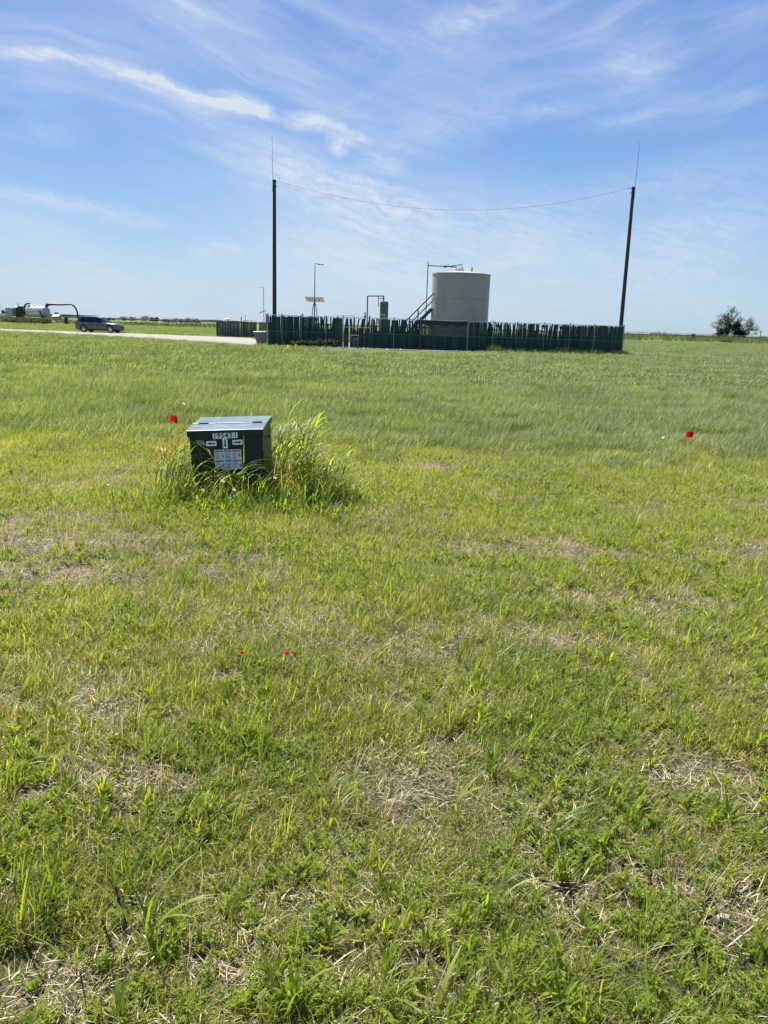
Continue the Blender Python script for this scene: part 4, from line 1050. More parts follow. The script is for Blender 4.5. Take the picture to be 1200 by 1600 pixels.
# things near the truck
p = at(103.3, 500, 150); pd = thing('utility_pedestal', 'small dark upright pedestal in the grass right of the truck', 'pedestal', (p.x, 150, 0))
zt = at(103.3, 495.5, 150).z
MB().box((0, 0, zt / 2), (.55, .4, zt)).build('body', M['dk'] if 'dk' in M else M['black'], pd, bevel=.03)
MB().box((0, 0, zt + .04), (.62, .48, .07)).build('cap', M['grey'], pd)
MB().tube([(-.75, 0, 0), (-.75, 0, zt)], .05, 6).build('side_pipe', M['grey'], pd)
p = at(89, 494, 330); sh = thing('far_shed', 'far low shed with a white pitched roof behind the truck', 'shed', (p.x, 330, 0)); zr = at(89, 491.2, 330).z; ze = zr - .8
MB().loft([[(x, y, z) for y, z in ((-2, 0), (-2, ze), (0, ze + .2), (2, ze), (2, 0))] for x in (-1.2, 1.2)]).build('wall', M['tub'], sh)
MB().loft([[(x, -2.2, ze - .1), (x, 0, zr), (x, 2.2, ze - .1), (x, 0, zr - .2)] for x in (-1.3, 1.3)]).build('roof', M['white'], sh)

# ------------------------------------------------------------------ far rail fences
def rail_fence(p0, p1, h, gap, label, rails=1, r=.05, wires=0, mat='galv_dark'):
    p0 = Vector(p0); p1 = Vector(p1); L = (p1 - p0).length; d = (p1 - p0).normalized()
    root = thing('rail_fence', label, 'fence', (p0.x, p0.y, 0), math.atan2(d.y, d.x)); n = int(L / gap) + 1
    me = MB().tube([(0, 0, 0), (0, 0, h)], r, 6).mesh('post'); me.materials.append(M[mat])
    for i in range(n):
        o = bpy.data.objects.new('post', me); COL.objects.link(o); o.parent = root; o.location = (i * L / (n - 1), 0, random.uniform(-.02, .02))
    for k in range(rails): MB().tube([(0, 0, h - k * .5 - .02), (L, 0, h - k * .5 - .02)], r * .8, 6).build('rail', M[mat], root)
    for k in range(wires):
        MB().tube([(0, .03, h * (k + .5) / (wires + .5)), (L, .03, h * (k + .5) / (wires + .5))], .012, 4).build('wire', M[mat], root)
M['galv_dark'] = mat_plain('dull_grey_pipe', (0.12, 0.13, 0.14), 0.6, var=0.15)
fa = at(960, 520, 190); fb = at(1215, 526, 245)
rail_fence((fa.x, 190), (fb.x + 45, 258), 2.02, 4.4, 'long grey pipe rail fence on the horizon at the right behind the brush', r=.055)
fa = at(-10, 500, 215); fb = at(342, 502, 215)
rail_fence((fa.x, 215), (fb.x, 215), 1.45, 6.5, 'far grey rail fence crossing the pasture behind the truck and car', rails=2, r=.06)
p = at(1189.5, 516, 210); MBo = MB().tube([(0, 0, 0), (0, 0, p.z)], .09, 8).box((0, 0, p.z - .5), (.3, .1, .25)).build('far_post', M['galv_dark']); MBo.location = (p.x, 210, 0); tag(MBo, 'taller far post rising above the rail fence at the right edge', 'post')

# ------------------------------------------------------------------ trees, brush
def leaf_cloud(b, blobs, n, size, rr):
    tot = sum(k[3] * k[4] * k[5] for k in blobs)
    for (cx, cy, cz, rx, ry, rz) in blobs:
        m_ = int(n * rx * ry * rz / tot)
        for _ in range(m_):
            while True:
                u, v, w = rr.uniform(-1, 1), rr.uniform(-1, 1), rr.uniform(-1, 1)
                q = u * u + v * v + w * w
                if q <= 1 and q > .15: break
            b.leaf((cx + u * rx, cy + v * ry, cz + w * rz), size * rr.uniform(.6, 1.5), size * rr.uniform(.5, 1.0), rr.uniform(0, 6.28), rr.uniform(-.9, .9), rr.random())
def far_tree(px, py_top, wpx, Y, label, mat, name='far_tree', lobes=5, base_py=None, group='trees on the horizon'):
    c = at(px, py_top - .7, Y); w = wpx / FPX * Y * 1.25; h = c.z
    rr = random.Random(int(px * 7 + Y)); root = thing(name, label, 'tree', (c.x, Y, 0), group=group)
    b = MB(); blobs = []
    for k in range(lobes):
        a = (k + .5) / lobes - .5
        blobs.append((a * w * .75, rr.uniform(-.2, .2) * w, h * rr.uniform(.42, .60), w * rr.uniform(.18, .28), w * .25, h * rr.uniform(.32, .42)))
    blobs.append((0, 0, h * .62, w * .3, w * .3, h * .38))
    leaf_cloud(b, blobs, 420, max(.5, w * .07), rr); b.build('crown', mat, root)
    MB().tube([(0, 0, 0), (0.1, 0, h * .3), (0, 0, h * .6)], [w * .035, w * .03, w * .012], 6).build('trunk', M['bark'], root)
TR = [(193, 495.3, 14, 420, 0), (207, 495.5, 13, 420, 0), (226.5, 493.8, 15, 400, 0), (238.5, 496.5, 8, 400, 0), (244.5, 496, 6, 400, 0),
      (258, 498.5, 10, 360, 1), (268, 498.6, 14, 360, 1), (275, 498, 7, 380, 0), (283, 499, 9, 380, 0), (293.5, 497.6, 13, 330, 1), (307, 498.5, 12, 330, 1),
      (171, 497, 6, 480, 0), (177, 497.5, 5, 480, 0), (87.5, 488, 7, 380, 0), (3, 484.5, 9, 300, 0), (8.5, 487.5, 6, 320, 0)]
desc = ['low dark tree on the horizon, %s', 'low pale bushy tree on the horizon, %s']
where = ['first right of the car', 'second right of the car', 'the broad one midway between car and fence', 'the small one just right of the broad dark tree', 'the smallest of the pair left of the pale bushes',
         'leftmost of the pale bushes', 'long low one among the pale bushes', 'dark narrow one between the pale bushes', 'dark one behind the pale bushes', 'roundest pale bush before the far slatted fence', 'last pale bush before the far slatted fence',
         'tiny one above the car bonnet', 'tiny one right of the one above the bonnet', 'between the truck rear and its boom hose', 'at the left frame edge above the truck cab', 'beside the truck tool box']
for (px, py, w, Y, k), wh in zip(TR, where):
    far_tree(px, py, w, Y, desc[k] % wh, M['pale_leaf'] if k else M['tree_leaf'])
far_tree(1121, 520.5, 18, 300, 'low dark mound shaped tree behind the rail fence left of the big open tree', M['tree_leaf'])
far_tree(1084, 522.5, 9, 320, 'small dark bush tree behind the rail fence, left of the mound shaped one', M['tree_leaf'])
def horizon_wood():
    b = MB(); rr = random.Random(9)
    for x0, x1, Y, hh, st in ((-520, -110, 800, 3.2, 2.5), (100, 1100, 1300, 3.4, 4), (-1600, -400, 1100, 5, 5), (-150, 150, 1500, 3.0, 4)):
        rings = []; x = x0
        while x < x1:
            h = hh * max(.15, (.1 + 1.3 * float(fnoise(np.array(x / 40.0 + 50), np.array(Y / 7.0), 4)) ** 1.4))
            rings.append([(x, Y - 5, 0), (x, Y - 2, h * .8), (x, Y + 2, h), (x, Y + 6, 0)]); x += st
        b.cur = .5; b.loft(rings, caps=False)
        for _ in range(int((x1 - x0) * 1.2)):
            x = rr.uniform(x0, x1); h = hh * max(.15, (.1 + 1.3 * float(fnoise(np.array(x / 40.0 + 50), np.array(Y / 7.0), 4)) ** 1.4))
            b.leaf((x, Y - rr.uniform(0, 5), rr.uniform(.2, 1) * h), rr.uniform(1, 2), rr.uniform(.8, 1.4), rr.uniform(0, 6.28), rr.uniform(-.5, .5), rr.random())
    o = b.build('far_wood', mat_plain('far_wood_green', (0.035, 0.050, 0.035), 1.0, spec=0.0, var=0.3, scale=0.05)); tag(o, 'thin dark line of far woods along the horizon', kind='stuff')
horizon_wood()

def brush_strip(name, p0, p1, n, h, depth, label, leaf=.30, mat='brush_leaf', seed=3, lump=.25):
    b = MB(); rr = random.Random(seed); p0 = Vector(p0); p1 = Vector(p1); d = (p1 - p0); nn = Vector((-d.y, d.x)).normalized(); L = d.length
    for _ in range(n):
        t = rr.random(); off = rr.gauss(0, depth * .4); s = t * L
        hh = h * (.35 + .95 * float(fnoise(np.array(s * lump), np.array(off * lump + seed), 3)))
        p = p0 + d * t + nn * off
        z = hh * (rr.random() ** .7)
        b.leaf((p.x, p.y, z), leaf * rr.uniform(.5, 1.6), leaf * rr.uniform(.3, .8), rr.uniform(0, 6.28), rr.uniform(-.3, 1.2), rr.random())
    o = b.build(name, M[mat]); tag(o, label, kind='stuff'); return o
fa = at(955, 528, 186); fb = at(1220, 532, 238)
brush_strip('roadside_brush', (fa.x, 186), (fb.x + 45, 250), 26000, 1.9, 7, 'strip of green brush along the far right rail fence', .29, lump=.2)
a = at(5, 500, 150); c = at(92, 500, 150)
brush_strip('brush_strip', (a.x, 150), (at(78, 500, 150).x, 150), 8000, 1.15, 3, 'band of green weeds in front of the vacuum truck', .22, seed=5, lump=.3)
a = at(80, 500, 170); c = at(345, 503, 180)
brush_strip('pasture_weeds', (a.x, 172), (c.x, 180), 6000, .75, 5, 'ragged line of weeds across the pasture behind the car', .32, seed=8, lump=.15)
a = A_ + (B_ - A_) * .04 - n_ * .5; c = A_ + (B_ - A_) * .19 - n_ * .5
brush_strip('fence_weeds', a, c, 2600, .62, .9, 'dark green weeds at the foot of the left part of the slatted fence', .11, seed=11, lump=.5)

def big_tree():
    Y = 232; base = at(1133, 531, Y); base.z = 0
    top = at(1148, 484, Y).z
    root = thing('open_tree', 'single open crowned tree with bare twigs on its left, by the right rail fence', 'tree', (base.x, Y, 0))
    rr = random.Random(21); wood = MB(); tips = []
    sc = Y / FPX
    def grow(p, d, L, r, depth):
        n = 3; pts = [p]; q = p
        dd = d.copy()
        for i in range(n):
            dd = (dd + Vector((rr.gauss(0, .16), rr.gauss(0, .16), rr.gauss(0.03, .10)))).normalized(); q = q + dd * L / n; pts.append(q)
        wood.tube(pts, [r * (1 - .25 * i) for i in range(n + 1)], 6 if r > .05 else 4, cap=False)
        if depth == 0: tips.append((pts, dd)); return
        for k in range(rr.choice((2, 3, 3))):
            ax = Vector((rr.gauss(0, 1), rr.gauss(0, 1), rr.gauss(0, .5))).normalized()
            nd = (dd + ax * .65).normalized(); 
            if nd.z < -.15: nd.z = abs(nd.z) * .3; nd.normalize()
            grow(pts[-1 if k == 0 else rr.choice((1, 2, 3))], nd, L * rr.uniform(.62, .82), r * .58, depth - 1)
        if depth <= 2: tips.append((pts, dd))
    for (px, dx, dz, L) in ((1128, -.42, .9, 3.0), (1131, -.1, 1, 3.2), (1133, .22, 1, 3.6), (1136, .5, .85, 3.7), (1139, .85, .55, 3.4), (1134, .3, .9, 2.4), (1130, -.55, .6, 2.2), (1140, .9, .30, 2.3), (1134, .08, 1, 3.9), (1137, .28, 1, 3.3), (1138, .45, 1, 2.6)):
        grow(Vector(((px - 1133) * sc, rr.uniform(-.5, .5), 0)), Vector((dx, rr.uniform(-.4, .4), dz)).normalized(), L, .17, 4)
    wood.build('trunk', M['bark'], root)
    lf = MB()
    for pts, dd in tips:
        for p in pts[1:]:
            left = p.x < -1.6
            dens = (3 if left else 8) if p.z > top * .35 else 16
            if left and p.z > top * .62: dens = 0
            for _ in range(dens):
                if rr.random() > .62: continue
                q = p + Vector((rr.gauss(0, .22), rr.gauss(0, .22), rr.gauss(0, .2)))
                lf.leaf(q, rr.uniform(.2, .45), rr.uniform(.14, .28), rr.uniform(0, 6.28), rr.uniform(-.9, .9), rr.random())
    lf.build('crown', M['tree_leaf'], root)
    print('tree leaves', len(lf.f), 'wood', len(wood.f), 'zmax', max(v[2] for v in wood.v), top)
big_tree()

# ------------------------------------------------------------------ grass assets
lib = bpy.data.collections.new('grass_library')       # never linked: only feeds the scatter
def lib_obj(name, b, mat):
    me = b.mesh(name); me.materials.append(mat); o = bpy.data.objects.new(name, me); lib.objects.link(o); return o
rg = random.Random(4)
ASSETS = []
WIND = R_(12)            # wind towards +X, slightly away
def az_(bias): 
    return WIND + rg.gauss(0, .55) if rg.random() < bias else rg.uniform(0, 6.283)
def asset(kind, i, b, mat):
    name = 'a%03d' % len(ASSETS); lib_obj(name, b, M[mat]); ASSETS.append(kind)
for i in range(5):       # short turf tuft
    b = MB()
    for _ in range(46):
        a = rg.uniform(0, 6.28); r = .065 * math.sqrt(rg.random())
        b.blade((r * math.cos(a), r * math.sin(a), -.005), rg.uniform(.03, .095), rg.uniform(.0020, .0040), az_(.25), rg.uniform(.05, .9), rg.uniform(.1, 1.3), 3, rg.gauss(0, .6), rg.random() ** .9 * .9)
    asset('turf', i, b, 'turf')
for i in range(5):       # narrow upright taller tuft
    b = MB()
    for _ in range(11):
        a = rg.uniform(0, 6.28); r = .03 * math.sqrt(rg.random())
        b.blade((r * math.cos(a), r * math.sin(a), -.005), rg.uniform(.09, .24), rg.uniform(.0026, .0052), az_(.45), rg.uniform(.02, .4), rg.uniform(.1, 1.7), 4, rg.gauss(0, .4), rg.random() * .8)
    asset('narrow', i, b, 'broad')
for i in range(4):       # broad arching leaves on short culms
    b = MB()
    for _ in range(rg.choice((5, 6, 8))):
        a = rg.uniform(0, 6.28); r = .02 * math.sqrt(rg.random())
        b.blade((r * math.cos(a), r * math.sin(a), rg.uniform(0, .06)), rg.uniform(.16, .34), rg.uniform(.007, .0125), az_(.55), rg.uniform(.1, .5), rg.uniform(.6, 2.0), 6, rg.gauss(0, .35), rg.random())
    asset('broad', i, b, 'broad')
for i in range(4):       # small round-leaved forb
    b = MB()
    for _ in range(9):
        a = rg.uniform(0, 6.28); L = rg.uniform(.03, .08); le = rg.uniform(.2, 1.1); tip = Vector((math.cos(a) * math.sin(le), math.sin(a) * math.sin(le), math.cos(le))) * L
        for k in range(5):
            t = .35 + .65 * k / 4; p = tip * t
            for s in (0, 2.1, 4.2):
                b.leaf(p, rg.uniform(.008, .015), rg.uniform(.006, .011), a + s + rg.uniform(-.4, .4), rg.uniform(-.1, .6), rg.random())
    asset('forb', i, b, 'forb')
for i in range(3):       # lance-leaved weed
    b = MB()
    for _ in range(13):
        a = rg.uniform(0, 6.28); 
        b.blade((.008 * math.cos(a), .008 * math.sin(a), rg.uniform(0, .05)), rg.uniform(.04, .09), rg.uniform(.009, .016), a, rg.uniform(.2, .9), rg.uniform(.1, .9), 4, rg.gauss(0, .3), rg.random())
    asset('weed', i, b, 'forb')
for i in range(5):       # flat straw litter and crumbs
    b = MB()
    for _ in range(95):
        a = rg.uniform(0, 6.28); r = .12 * math.sqrt(rg.random())
        b.blade((r * math.cos(a), r * math.sin(a), rg.uniform(.001, .016)), rg.uniform(.010, .055), rg.uniform(.0014, .0040), rg.uniform(0, 6.28), rg.uniform(1.0, 1.65), rg.uniform(-.4, .5), 2, rg.gauss(0, .6), rg.random())
    asset('straw', i, b, 'straw')
for i in range(2):       # standing dead stems
    b = MB()
    for _ in range(12):
        a = rg.uniform(0, 6.28); r = .05 * math.sqrt(rg.random())
        b.blade((r * math.cos(a), r * math.sin(a), 0), rg.uniform(.05, .17), rg.uniform(.0016, .003), az_(.4), rg.uniform(.1, .9), rg.uniform(0, 1.0), 3, 0, rg.uniform(.2, 1))
    asset('deadstem', i, b, 'straw')
for i in range(4):       # field grass patch, wind-leaned
    b = MB()
    for _ in range(260):
        a = rg.uniform(0, 6.28); r = .34 * math.sqrt(rg.random())
        b.blade((r * math.cos(a), r * math.sin(a), 0), rg.uniform(.12, .27), rg.uniform(.0035, .006), az_(.75), rg.uniform(.1, .55), rg.uniform(.2, 1.3), 3, rg.gauss(0, .5), rg.random() ** 1.1)
    asset('field', i, b, 'field')
for i in range(3):       # coarse far patch
    b = MB()
    for _ in range(240):
        a = rg.uniform(0, 6.28); r = .75 * math.sqrt(rg.random())
        b.blade((r * math.cos(a), r * math.sin(a), 0), rg.uniform(.10, .24), rg.uniform(.010, .018), az_(.7), rg.uniform(.1, .6), rg.uniform(.3, 1.3), 2, rg.gauss(0, .5), rg.random() ** 1.1)
    asset('farfield', i, b, 'field')
for i in range(2):       # seed-head stalks standing proud of the field
    b = MB()
    for _ in range(10):
        a = rg.uniform(0, 6.28); r = .25 * math.sqrt(rg.random())
        b.blade((r * math.cos(a), r * math.sin(a), 0), rg.uniform(.25, .42), .004, WIND + rg.gauss(0, .4), rg.uniform(.1, .3), rg.uniform(.6, 1.7), 5, 0, rg.uniform(.7, 1))
    asset('seed', i, b, 'field')
IDX = {}
for i, k in enumerate(ASSETS): IDX.setdefault(k, []).append(i)

def scatter_group():
    g = bpy.data.node_groups.new('scatter', 'GeometryNodeTree')
    g.interface.new_socket('Geometry', in_out='INPUT', socket_type='NodeSocketGeometry')
    g.interface.new_socket('Geometry', in_out='OUTPUT', socket_type='NodeSocketGeometry')
    n = g.nodes; l = g.links
    gi = n.new('NodeGroupInput'); go = n.new('NodeGroupOutput')
    ci = n.new('GeometryNodeCollectionInfo'); ci.inputs['Collection'].default_value = lib
    ci.inputs['Separate Children'].default_value = True; ci.inputs['Reset Children'].default_value = True
    iop = n.new('GeometryNodeInstanceOnPoints'); iop.inputs['Pick Instance'].default_value = True
    def attr(name, t):
        a = n.new('GeometryNodeInputNamedAttribute'); a.data_type = t; a.inputs['Name'].default_value = name; return a.outputs[0]
    l.new(gi.outputs[0], iop.inputs['Points']); l.new(ci.outputs[0], iop.inputs['Instance'])
    l.new(attr('idx', 'INT'), iop.inputs['Instance Index'])
    e = n.new('FunctionNodeEulerToRotation'); l.new(attr('rot', 'FLOAT_VECTOR'), e.inputs[0]); l.new(e.outputs[0], iop.inputs['Rotation'])
    l.new(attr('scl', 'FLOAT_VECTOR'), iop.inputs['Scale']); l.new(iop.outputs[0], go.inputs[0])
    return g
SG = scatter_group()
def scatter(name, label, P, kinds, scale, rot=None, free=False, hs=None):
    """P (n,2); kinds: array of asset kind names; scale (n,)"""
    n = len(P)
    idx = np.array([random.choice(IDX[k]) for k in kinds], np.int32)
    z = hgt(P[:, 0], P[:, 1])
    me = bpy.data.meshes.new(name); me.vertices.add(n)
    me.vertices.foreach_set('co', np.column_stack([P, z]).astype(np.float32).ravel())
    a = me.attributes.new('idx', 'INT', 'POINT'); a.data.foreach_set('value', idx)
    if rot is None: rot = rng.normal(0, .35, n)
    if free: rot = rng.uniform(0, 6.283, n)
    rv_ = np.column_stack([rng.normal(0, .08, n), rng.normal(0, .08, n), rot]).astype(np.float32)
    a = me.attributes.new('rot', 'FLOAT_VECTOR', 'POINT'); a.data.foreach_set('vector', rv_.ravel())
    hs = np.ones(n) if hs is None else hs
    sv = np.column_stack([scale, scale, scale * hs]).astype(np.float32)
    a = me.attributes.new('scl', 'FLOAT_VECTOR', 'POINT'); a.data.foreach_set('vector', sv.ravel())
    o = bpy.data.objects.new(name, me); COL.objects.link(o)
    md = o.modifiers.new('scatter', 'NODES'); md.node_group = SG
    tag(o, label, kind='stuff'); print(name, n); return o
def wedge(y0, y1, dens, mx=2.0, k=0.60):
    w1 = k * y1 + mx; n = int((y1 - y0) * 2 * w1 * dens)
    x = rng.uniform(-w1, w1, n); y = rng.uniform(y0, y1, n); m_ = np.abs(x) < k * y + mx
    return np.column_stack([x[m_], y[m_]])
# bare, strawy patches: centre, radii
PATCH = [(ground_at(75, 850), 1.0, .55), (ground_at(40, 900), .7, .3), (ground_at(420, 888), .42, .30), (ground_at(688, 732), .42, .35), (ground_at(795, 778), .30, .16), (ground_at(30, 756), .8, .25),
         (ground_at(1185, 862), .45, .3), (ground_at(1010, 945), .55, .28), (ground_at(800, 860), .7, .28), (ground_at(150, 815), .9, .2), (ground_at(610, 1200), .22, .22), (ground_at(1150, 1410), .25, .14),
         (ground_at(250, 1235), .25, .12), (ground_at(60, 1540), .25, .1), (ground_at(930, 870), .6, .2), (ground_at(640, 1560), .14, .08), (ground_at(1090, 1210), .25, .12), (ground_at(870, 1010), .3, .12)]
def bare(x, y):
    v = np.zeros_like(x)
    j = (fnoise(x * 2.2 + 3, y * 2.2 + 8, 3) - .5) * 1.3
    for c, rx, ry in PATCH:
        d = np.sqrt(((x - c.x) / rx) ** 2 + ((y - c.y) / ry) ** 2); v = np.maximum(v, np.clip(1.35 - d + j, 0, 1))
    nz = fnoise(x * 1.1 + 60, y * 1.1 + 20, 4)
    v = np.maximum(v, np.clip((nz - .67) * 5, 0, .7) * (y < 8))
    return v
def not_cab(P):
    return ~((np.abs(P[:, 0] - cab.location.x) < cab_w / 2 + .03) & (P[:, 1] > 6.72) & (P[:, 1] < 7.42))

# near ground layers
P = wedge(.5, 9.5, 160, 1.2); P = P[not_cab(P)]; v = bare(P[:, 0], P[:, 1])
keep = rng.random(len(P)) < (.36 + .5 * v); P1 = P[keep]
scatter('straw_litter', 'pale dry straw and dead grass lying between the green turf', P1, ['straw' if random.random() < .8 else 'deadstem' for _ in P1], rng.uniform(.7, 1.35, len(P1)), free=True)
P = wedge(.5, 10, 60, 1.2); P1 = P[not_cab(P)]
scatter('dead_stems', 'thin dry stems standing among the near turf', P1, ['deadstem'] * len(P1), rng.uniform(.4, .9, len(P1)))
P = wedge(.5, 11.5, 360, 1.2); P = P[not_cab(P)]; v = bare(P[:, 0], P[:, 1])
nz = fnoise(P[:, 0] * 1.7, P[:, 1] * 1.7, 3)
keep = rng.random(len(P)) < np.clip(1 - .85 * v, 0.1, 1) * np.clip(.45 + 1.2 * nz, 0, 1); P1 = P[keep]; nzk = nz[keep]
scatter('turf', 'short green turf covering the near ground', P1, ['turf'] * len(P1), rng.uniform(.6, 1.25, len(P1)) * (.75 + .5 * nzk), hs=.8 + .5 * nzk)
P = wedge(.5, 9.5, 420, 1.2); P = P[not_cab(P)]; v = bare(P[:, 0], P[:, 1]); nz = fnoise(P[:, 0] * 1.3 + 31, P[:, 1] * 1.3 + 77, 3)
keep = rng.random(len(P)) < np.clip(.12 + (nz - .38) * 4, 0, 1) * np.clip(1 - .85 * v, 0, 1); P1 = P[keep]
scatter('ground_cover', 'bright green low broad leaved weeds in the near grass', P1, ['forb' if random.random() < .68 else 'weed' for _ in P1], rng.uniform(.45, .95, len(P1)), free=True)
P = wedge(.5, 10, 55, 1.2); P = P[not_cab(P)]; v = bare(P[:, 0], P[:, 1]); nz = fnoise(P[:, 0] * .9 + 11, P[:, 1] * .9 + 7, 3)
keep = rng.random(len(P)) < np.clip((nz - .32) * 3, .05, 1) * np.clip(1 - .8 * v, 0, 1) * np.clip(1.25 - P[:, 1] / 9, .25, 1); P1 = P[keep]
scatter('narrow_grass', 'taller narrow grass blades rising from the turf', P1, ['narrow'] * len(P1), rng.uniform(.55, 1.15, len(P1)))
P = wedge(.5, 10.5, 7, 1.2); P = P[not_cab(P)]; v = bare(P[:, 0], P[:, 1])
keep = rng.random(len(P)) < np.clip(1 - .8 * v, 0, 1); P1 = P[keep]
scatter('broad_grass', 'broad arching grass leaves scattered over the turf', P1, ['broad'] * len(P1), rng.uniform(.35, .85, len(P1)))
# rows of coarse blades where the tall field begins
P = wedge(8.6, 11.6, 2.6, 1.5); P1 = P[rng.random(len(P)) < fnoise(P[:, 0] * .6, P[:, 1] * .6 + 5, 2) * 1.1]
scatter('coarse_grass', 'light coarse blades along the edge of the taller field', P1, ['broad'] * len(P1), rng.uniform(.6, 1.15, len(P1)))
# field
road_poly = ROAD; yard_poly = [(p.x, p.y) for p in yard]
def free_of(P): return ~(in_poly(P[:, 0], P[:, 1], road_poly) | in_poly(P[:, 0], P[:, 1], yard_poly))
edge = lambda x: 8.4 + 1.1 * fnoise(x * .35 + 4, x * 0 + 2, 2) 
P = wedge(7.2, 24, 7.5, 2.5); v = np.maximum(bare(P[:, 0], P[:, 1]), 0)
ramp_ = np.clip((P[:, 1] - edge(P[:, 0])) / 1.6, 0, 1); keep = (rng.random(len(P)) < (.15 + .85 * ramp_) * (1 - .9 * v * (P[:, 1] < 12))) & not_cab(P) & (np.hypot(P[:, 0] - cab.location.x, P[:, 1] - 7.0) > .7)
P1 = P[keep]; rk = ramp_[keep]
scatter('field_grass', 'uniform wind blown grass of the field beyond the cabinet', P1, ['field'] * len(P1), rng.uniform(.8, 1.15, len(P1)), hs=(.35 + .5 * rk) * (.8 + .5 * fnoise(P1[:, 0] * .25, P1[:, 1] * .25, 3)))
P = wedge(22, 190, 2.1, 4); P = P[free_of(P)]; P = P[rng.random(len(P)) < np.clip(1.25 - P[:, 1] / 130, .35, 1)]
scatter('far_field_grass', 'even green grass of the far field up to the road and fence', P, ['farfield'] * len(P), rng.uniform(.8, 1.2, len(P)), hs=(.7 + .5 * fnoise(P[:, 0] * .12, P[:, 1] * .12, 3)) * np.where((P[:, 1] > 44) & (P[:, 1] < 57) & (P[:, 0] > -4.5) & (P[:, 0] < 6.5), .30, 1.0))
P = wedge(10.5, 45, .9, 3); P = P[free_of(P)]; P1 = P[rng.random(len(P)) < np.clip((fnoise(P[:, 0] * .22 + 90, P[:, 1] * .4, 3) - .4) * 4, 0, 1)]
scatter('seed_stalks', 'pale seed stalks standing out of the field grass', P1, ['seed'] * len(P1), rng.uniform(.6, 1.0, len(P1)))
# grass at the foot of the fence, right half
t = rng.uniform(.61, 1.0, 300); off = rng.uniform(.05, .7, 300); P1 = np.array([[A_.x + (B_.x - A_.x) * a - n_.x * b, A_.y + (B_.y - A_.y) * a - n_.y * b] for a, b in zip(t, off)])
scatter('fence_foot_grass', 'longer grass growing against the right half of the slatted fence', P1, ['farfield'] * 300, rng.uniform(.5, .8, 300), hs=1.5 + 5 * fnoise(P1[:, 0] * .8, P1[:, 1] * .2, 2) ** 2)

# ------------------------------------------------------------------ tall grass round the cabinet
def tall_clump(cx, cy, rx, ry, n_big, n_fill, label, hmin, hmax, wind=.85, seed=1, fill_h=.35):
    rr = random.Random(seed); root = thing('tall_grass_clump', label, 'grass', (cx, cy, float(hgt(cx, cy))))
    def culm_leaf(b, x, y, hh):
        az = WIND + rr.gauss(0, .5) if rr.random() < wind else rr.uniform(0, 6.28)
        lean = rr.uniform(.05, .3)
        # stalk
        tx = x + math.cos(az) * hh * .22; ty = y + math.sin(az) * hh * .22
        b.cur = rr.uniform(.2, .6)
        b.tube([(x, y, -.03), ((x + tx) / 2 - .01, (y + ty) / 2, hh * .52), (tx, ty, hh)], [.0034, .003, .0022], 4, cap=False)
        for k in range(rr.choice((2, 3, 4))):
            t = rr.uniform(.35, 1.0); q = (x + (tx - x) * t ** 1.4, y + (ty - y) * t ** 1.4, hh * t)
            a2 = WIND + rr.gauss(0, .7) if rr.random() < wind else rr.uniform(0, 6.28)
            b.blade(q, rr.uniform(.20, .46), rr.uniform(.009, .016), a2, rr.uniform(.3, .9), rr.uniform(.9, 2.5), 8, rr.gauss(0, .45), .25 + .75 * rr.random())
    for _ in range(n_big):
        a = rr.uniform(0, 6.28); r = math.sqrt(rr.random()); b = MB(); culm_leaf(b, r * rx * math.cos(a), r * ry * math.sin(a), rr.uniform(hmin, hmax))
        b.build('grass_stalk', M['broad'], root, smooth=60)
    b = MB()
    for _ in range(n_fill):
        a = rr.uniform(0, 6.28); r = math.sqrt(rr.random()) * 1.1
        b.blade((r * rx * math.cos(a), r * ry * math.sin(a), -.01), rr.uniform(.5, 1.2) * fill_h, rr.uniform(.004, .009), WIND + rr.gauss(0, .8) if rr.random() < wind * .8 else rr.uniform(0, 6.28), rr.uniform(.03, .35), rr.uniform(.2, 1.5), 5, rr.gauss(0, .5), rr.random())
    tag(b.build('fine_blades', M['turf'], root, smooth=60), kind='stuff')
    b = MB()
    for _ in range(n_fill // 16):
        a = rr.uniform(0, 6.28); r = math.sqrt(rr.random()) * 1.25
        b.blade((r * rx * math.cos(a), r * ry * math.sin(a), -.01), rr.uniform(.4, 1.25) * fill_h, rr.uniform(.002, .006), rr.uniform(0, 6.28), rr.uniform(.1, .9), rr.uniform(.4, 2.3), 6, rr.gauss(0, .5), .4 + .6 * rr.random())
    tag(b.build('dry_blades', M['straw'], root, smooth=60), kind='stuff')
    return root
cxr = ground_at(462, 775).x
tall_clump(cxr - .06, 7.10, .21, .46, 76, 700, 'tallest clump of arching grass crowding the right side of the green cabinet', .40, .70, seed=2, fill_h=.42)
tall_clump(cxr + .24, 6.90, .22, .40, 34, 600, 'lower grass clump to the right of the tallest one, thinning into the field', .25, .46, seed=3, fill_h=.34)
tall_clump(ground_at(270, 790).x - .02, 6.75, .18, .30, 34, 560, 'bright grass clump against the left side of the green cabinet', .28, .50, seed=4, fill_h=.32)
tall_clump((cab.location.x), 6.55, .40, .13, 26, 640, 'grass growing across the lower front of the green cabinet', .20, .36, seed=5, fill_h=.17, wind=.6)
tall_clump(cab.location.x + .02, 7.65, .35, .14, 16, 200, 'grass standing behind the green cabinet, tips showing over its lid', .50, .68, seed=6, fill_h=.4)
n = 420; P1 = np.column_stack([rng.normal(cab.location.x + .05, .42, n), rng.normal(6.42, .13, n)]); P1 = P1[(P1[:, 1] < 6.68)]
scatter('cabinet_foot_weeds', 'leafy weeds and grass massed at the foot of the green cabinet', P1, [random.choice(('forb', 'weed', 'narrow', 'turf')) for _ in P1], rng.uniform(.8, 1.5, len(P1)), free=True)

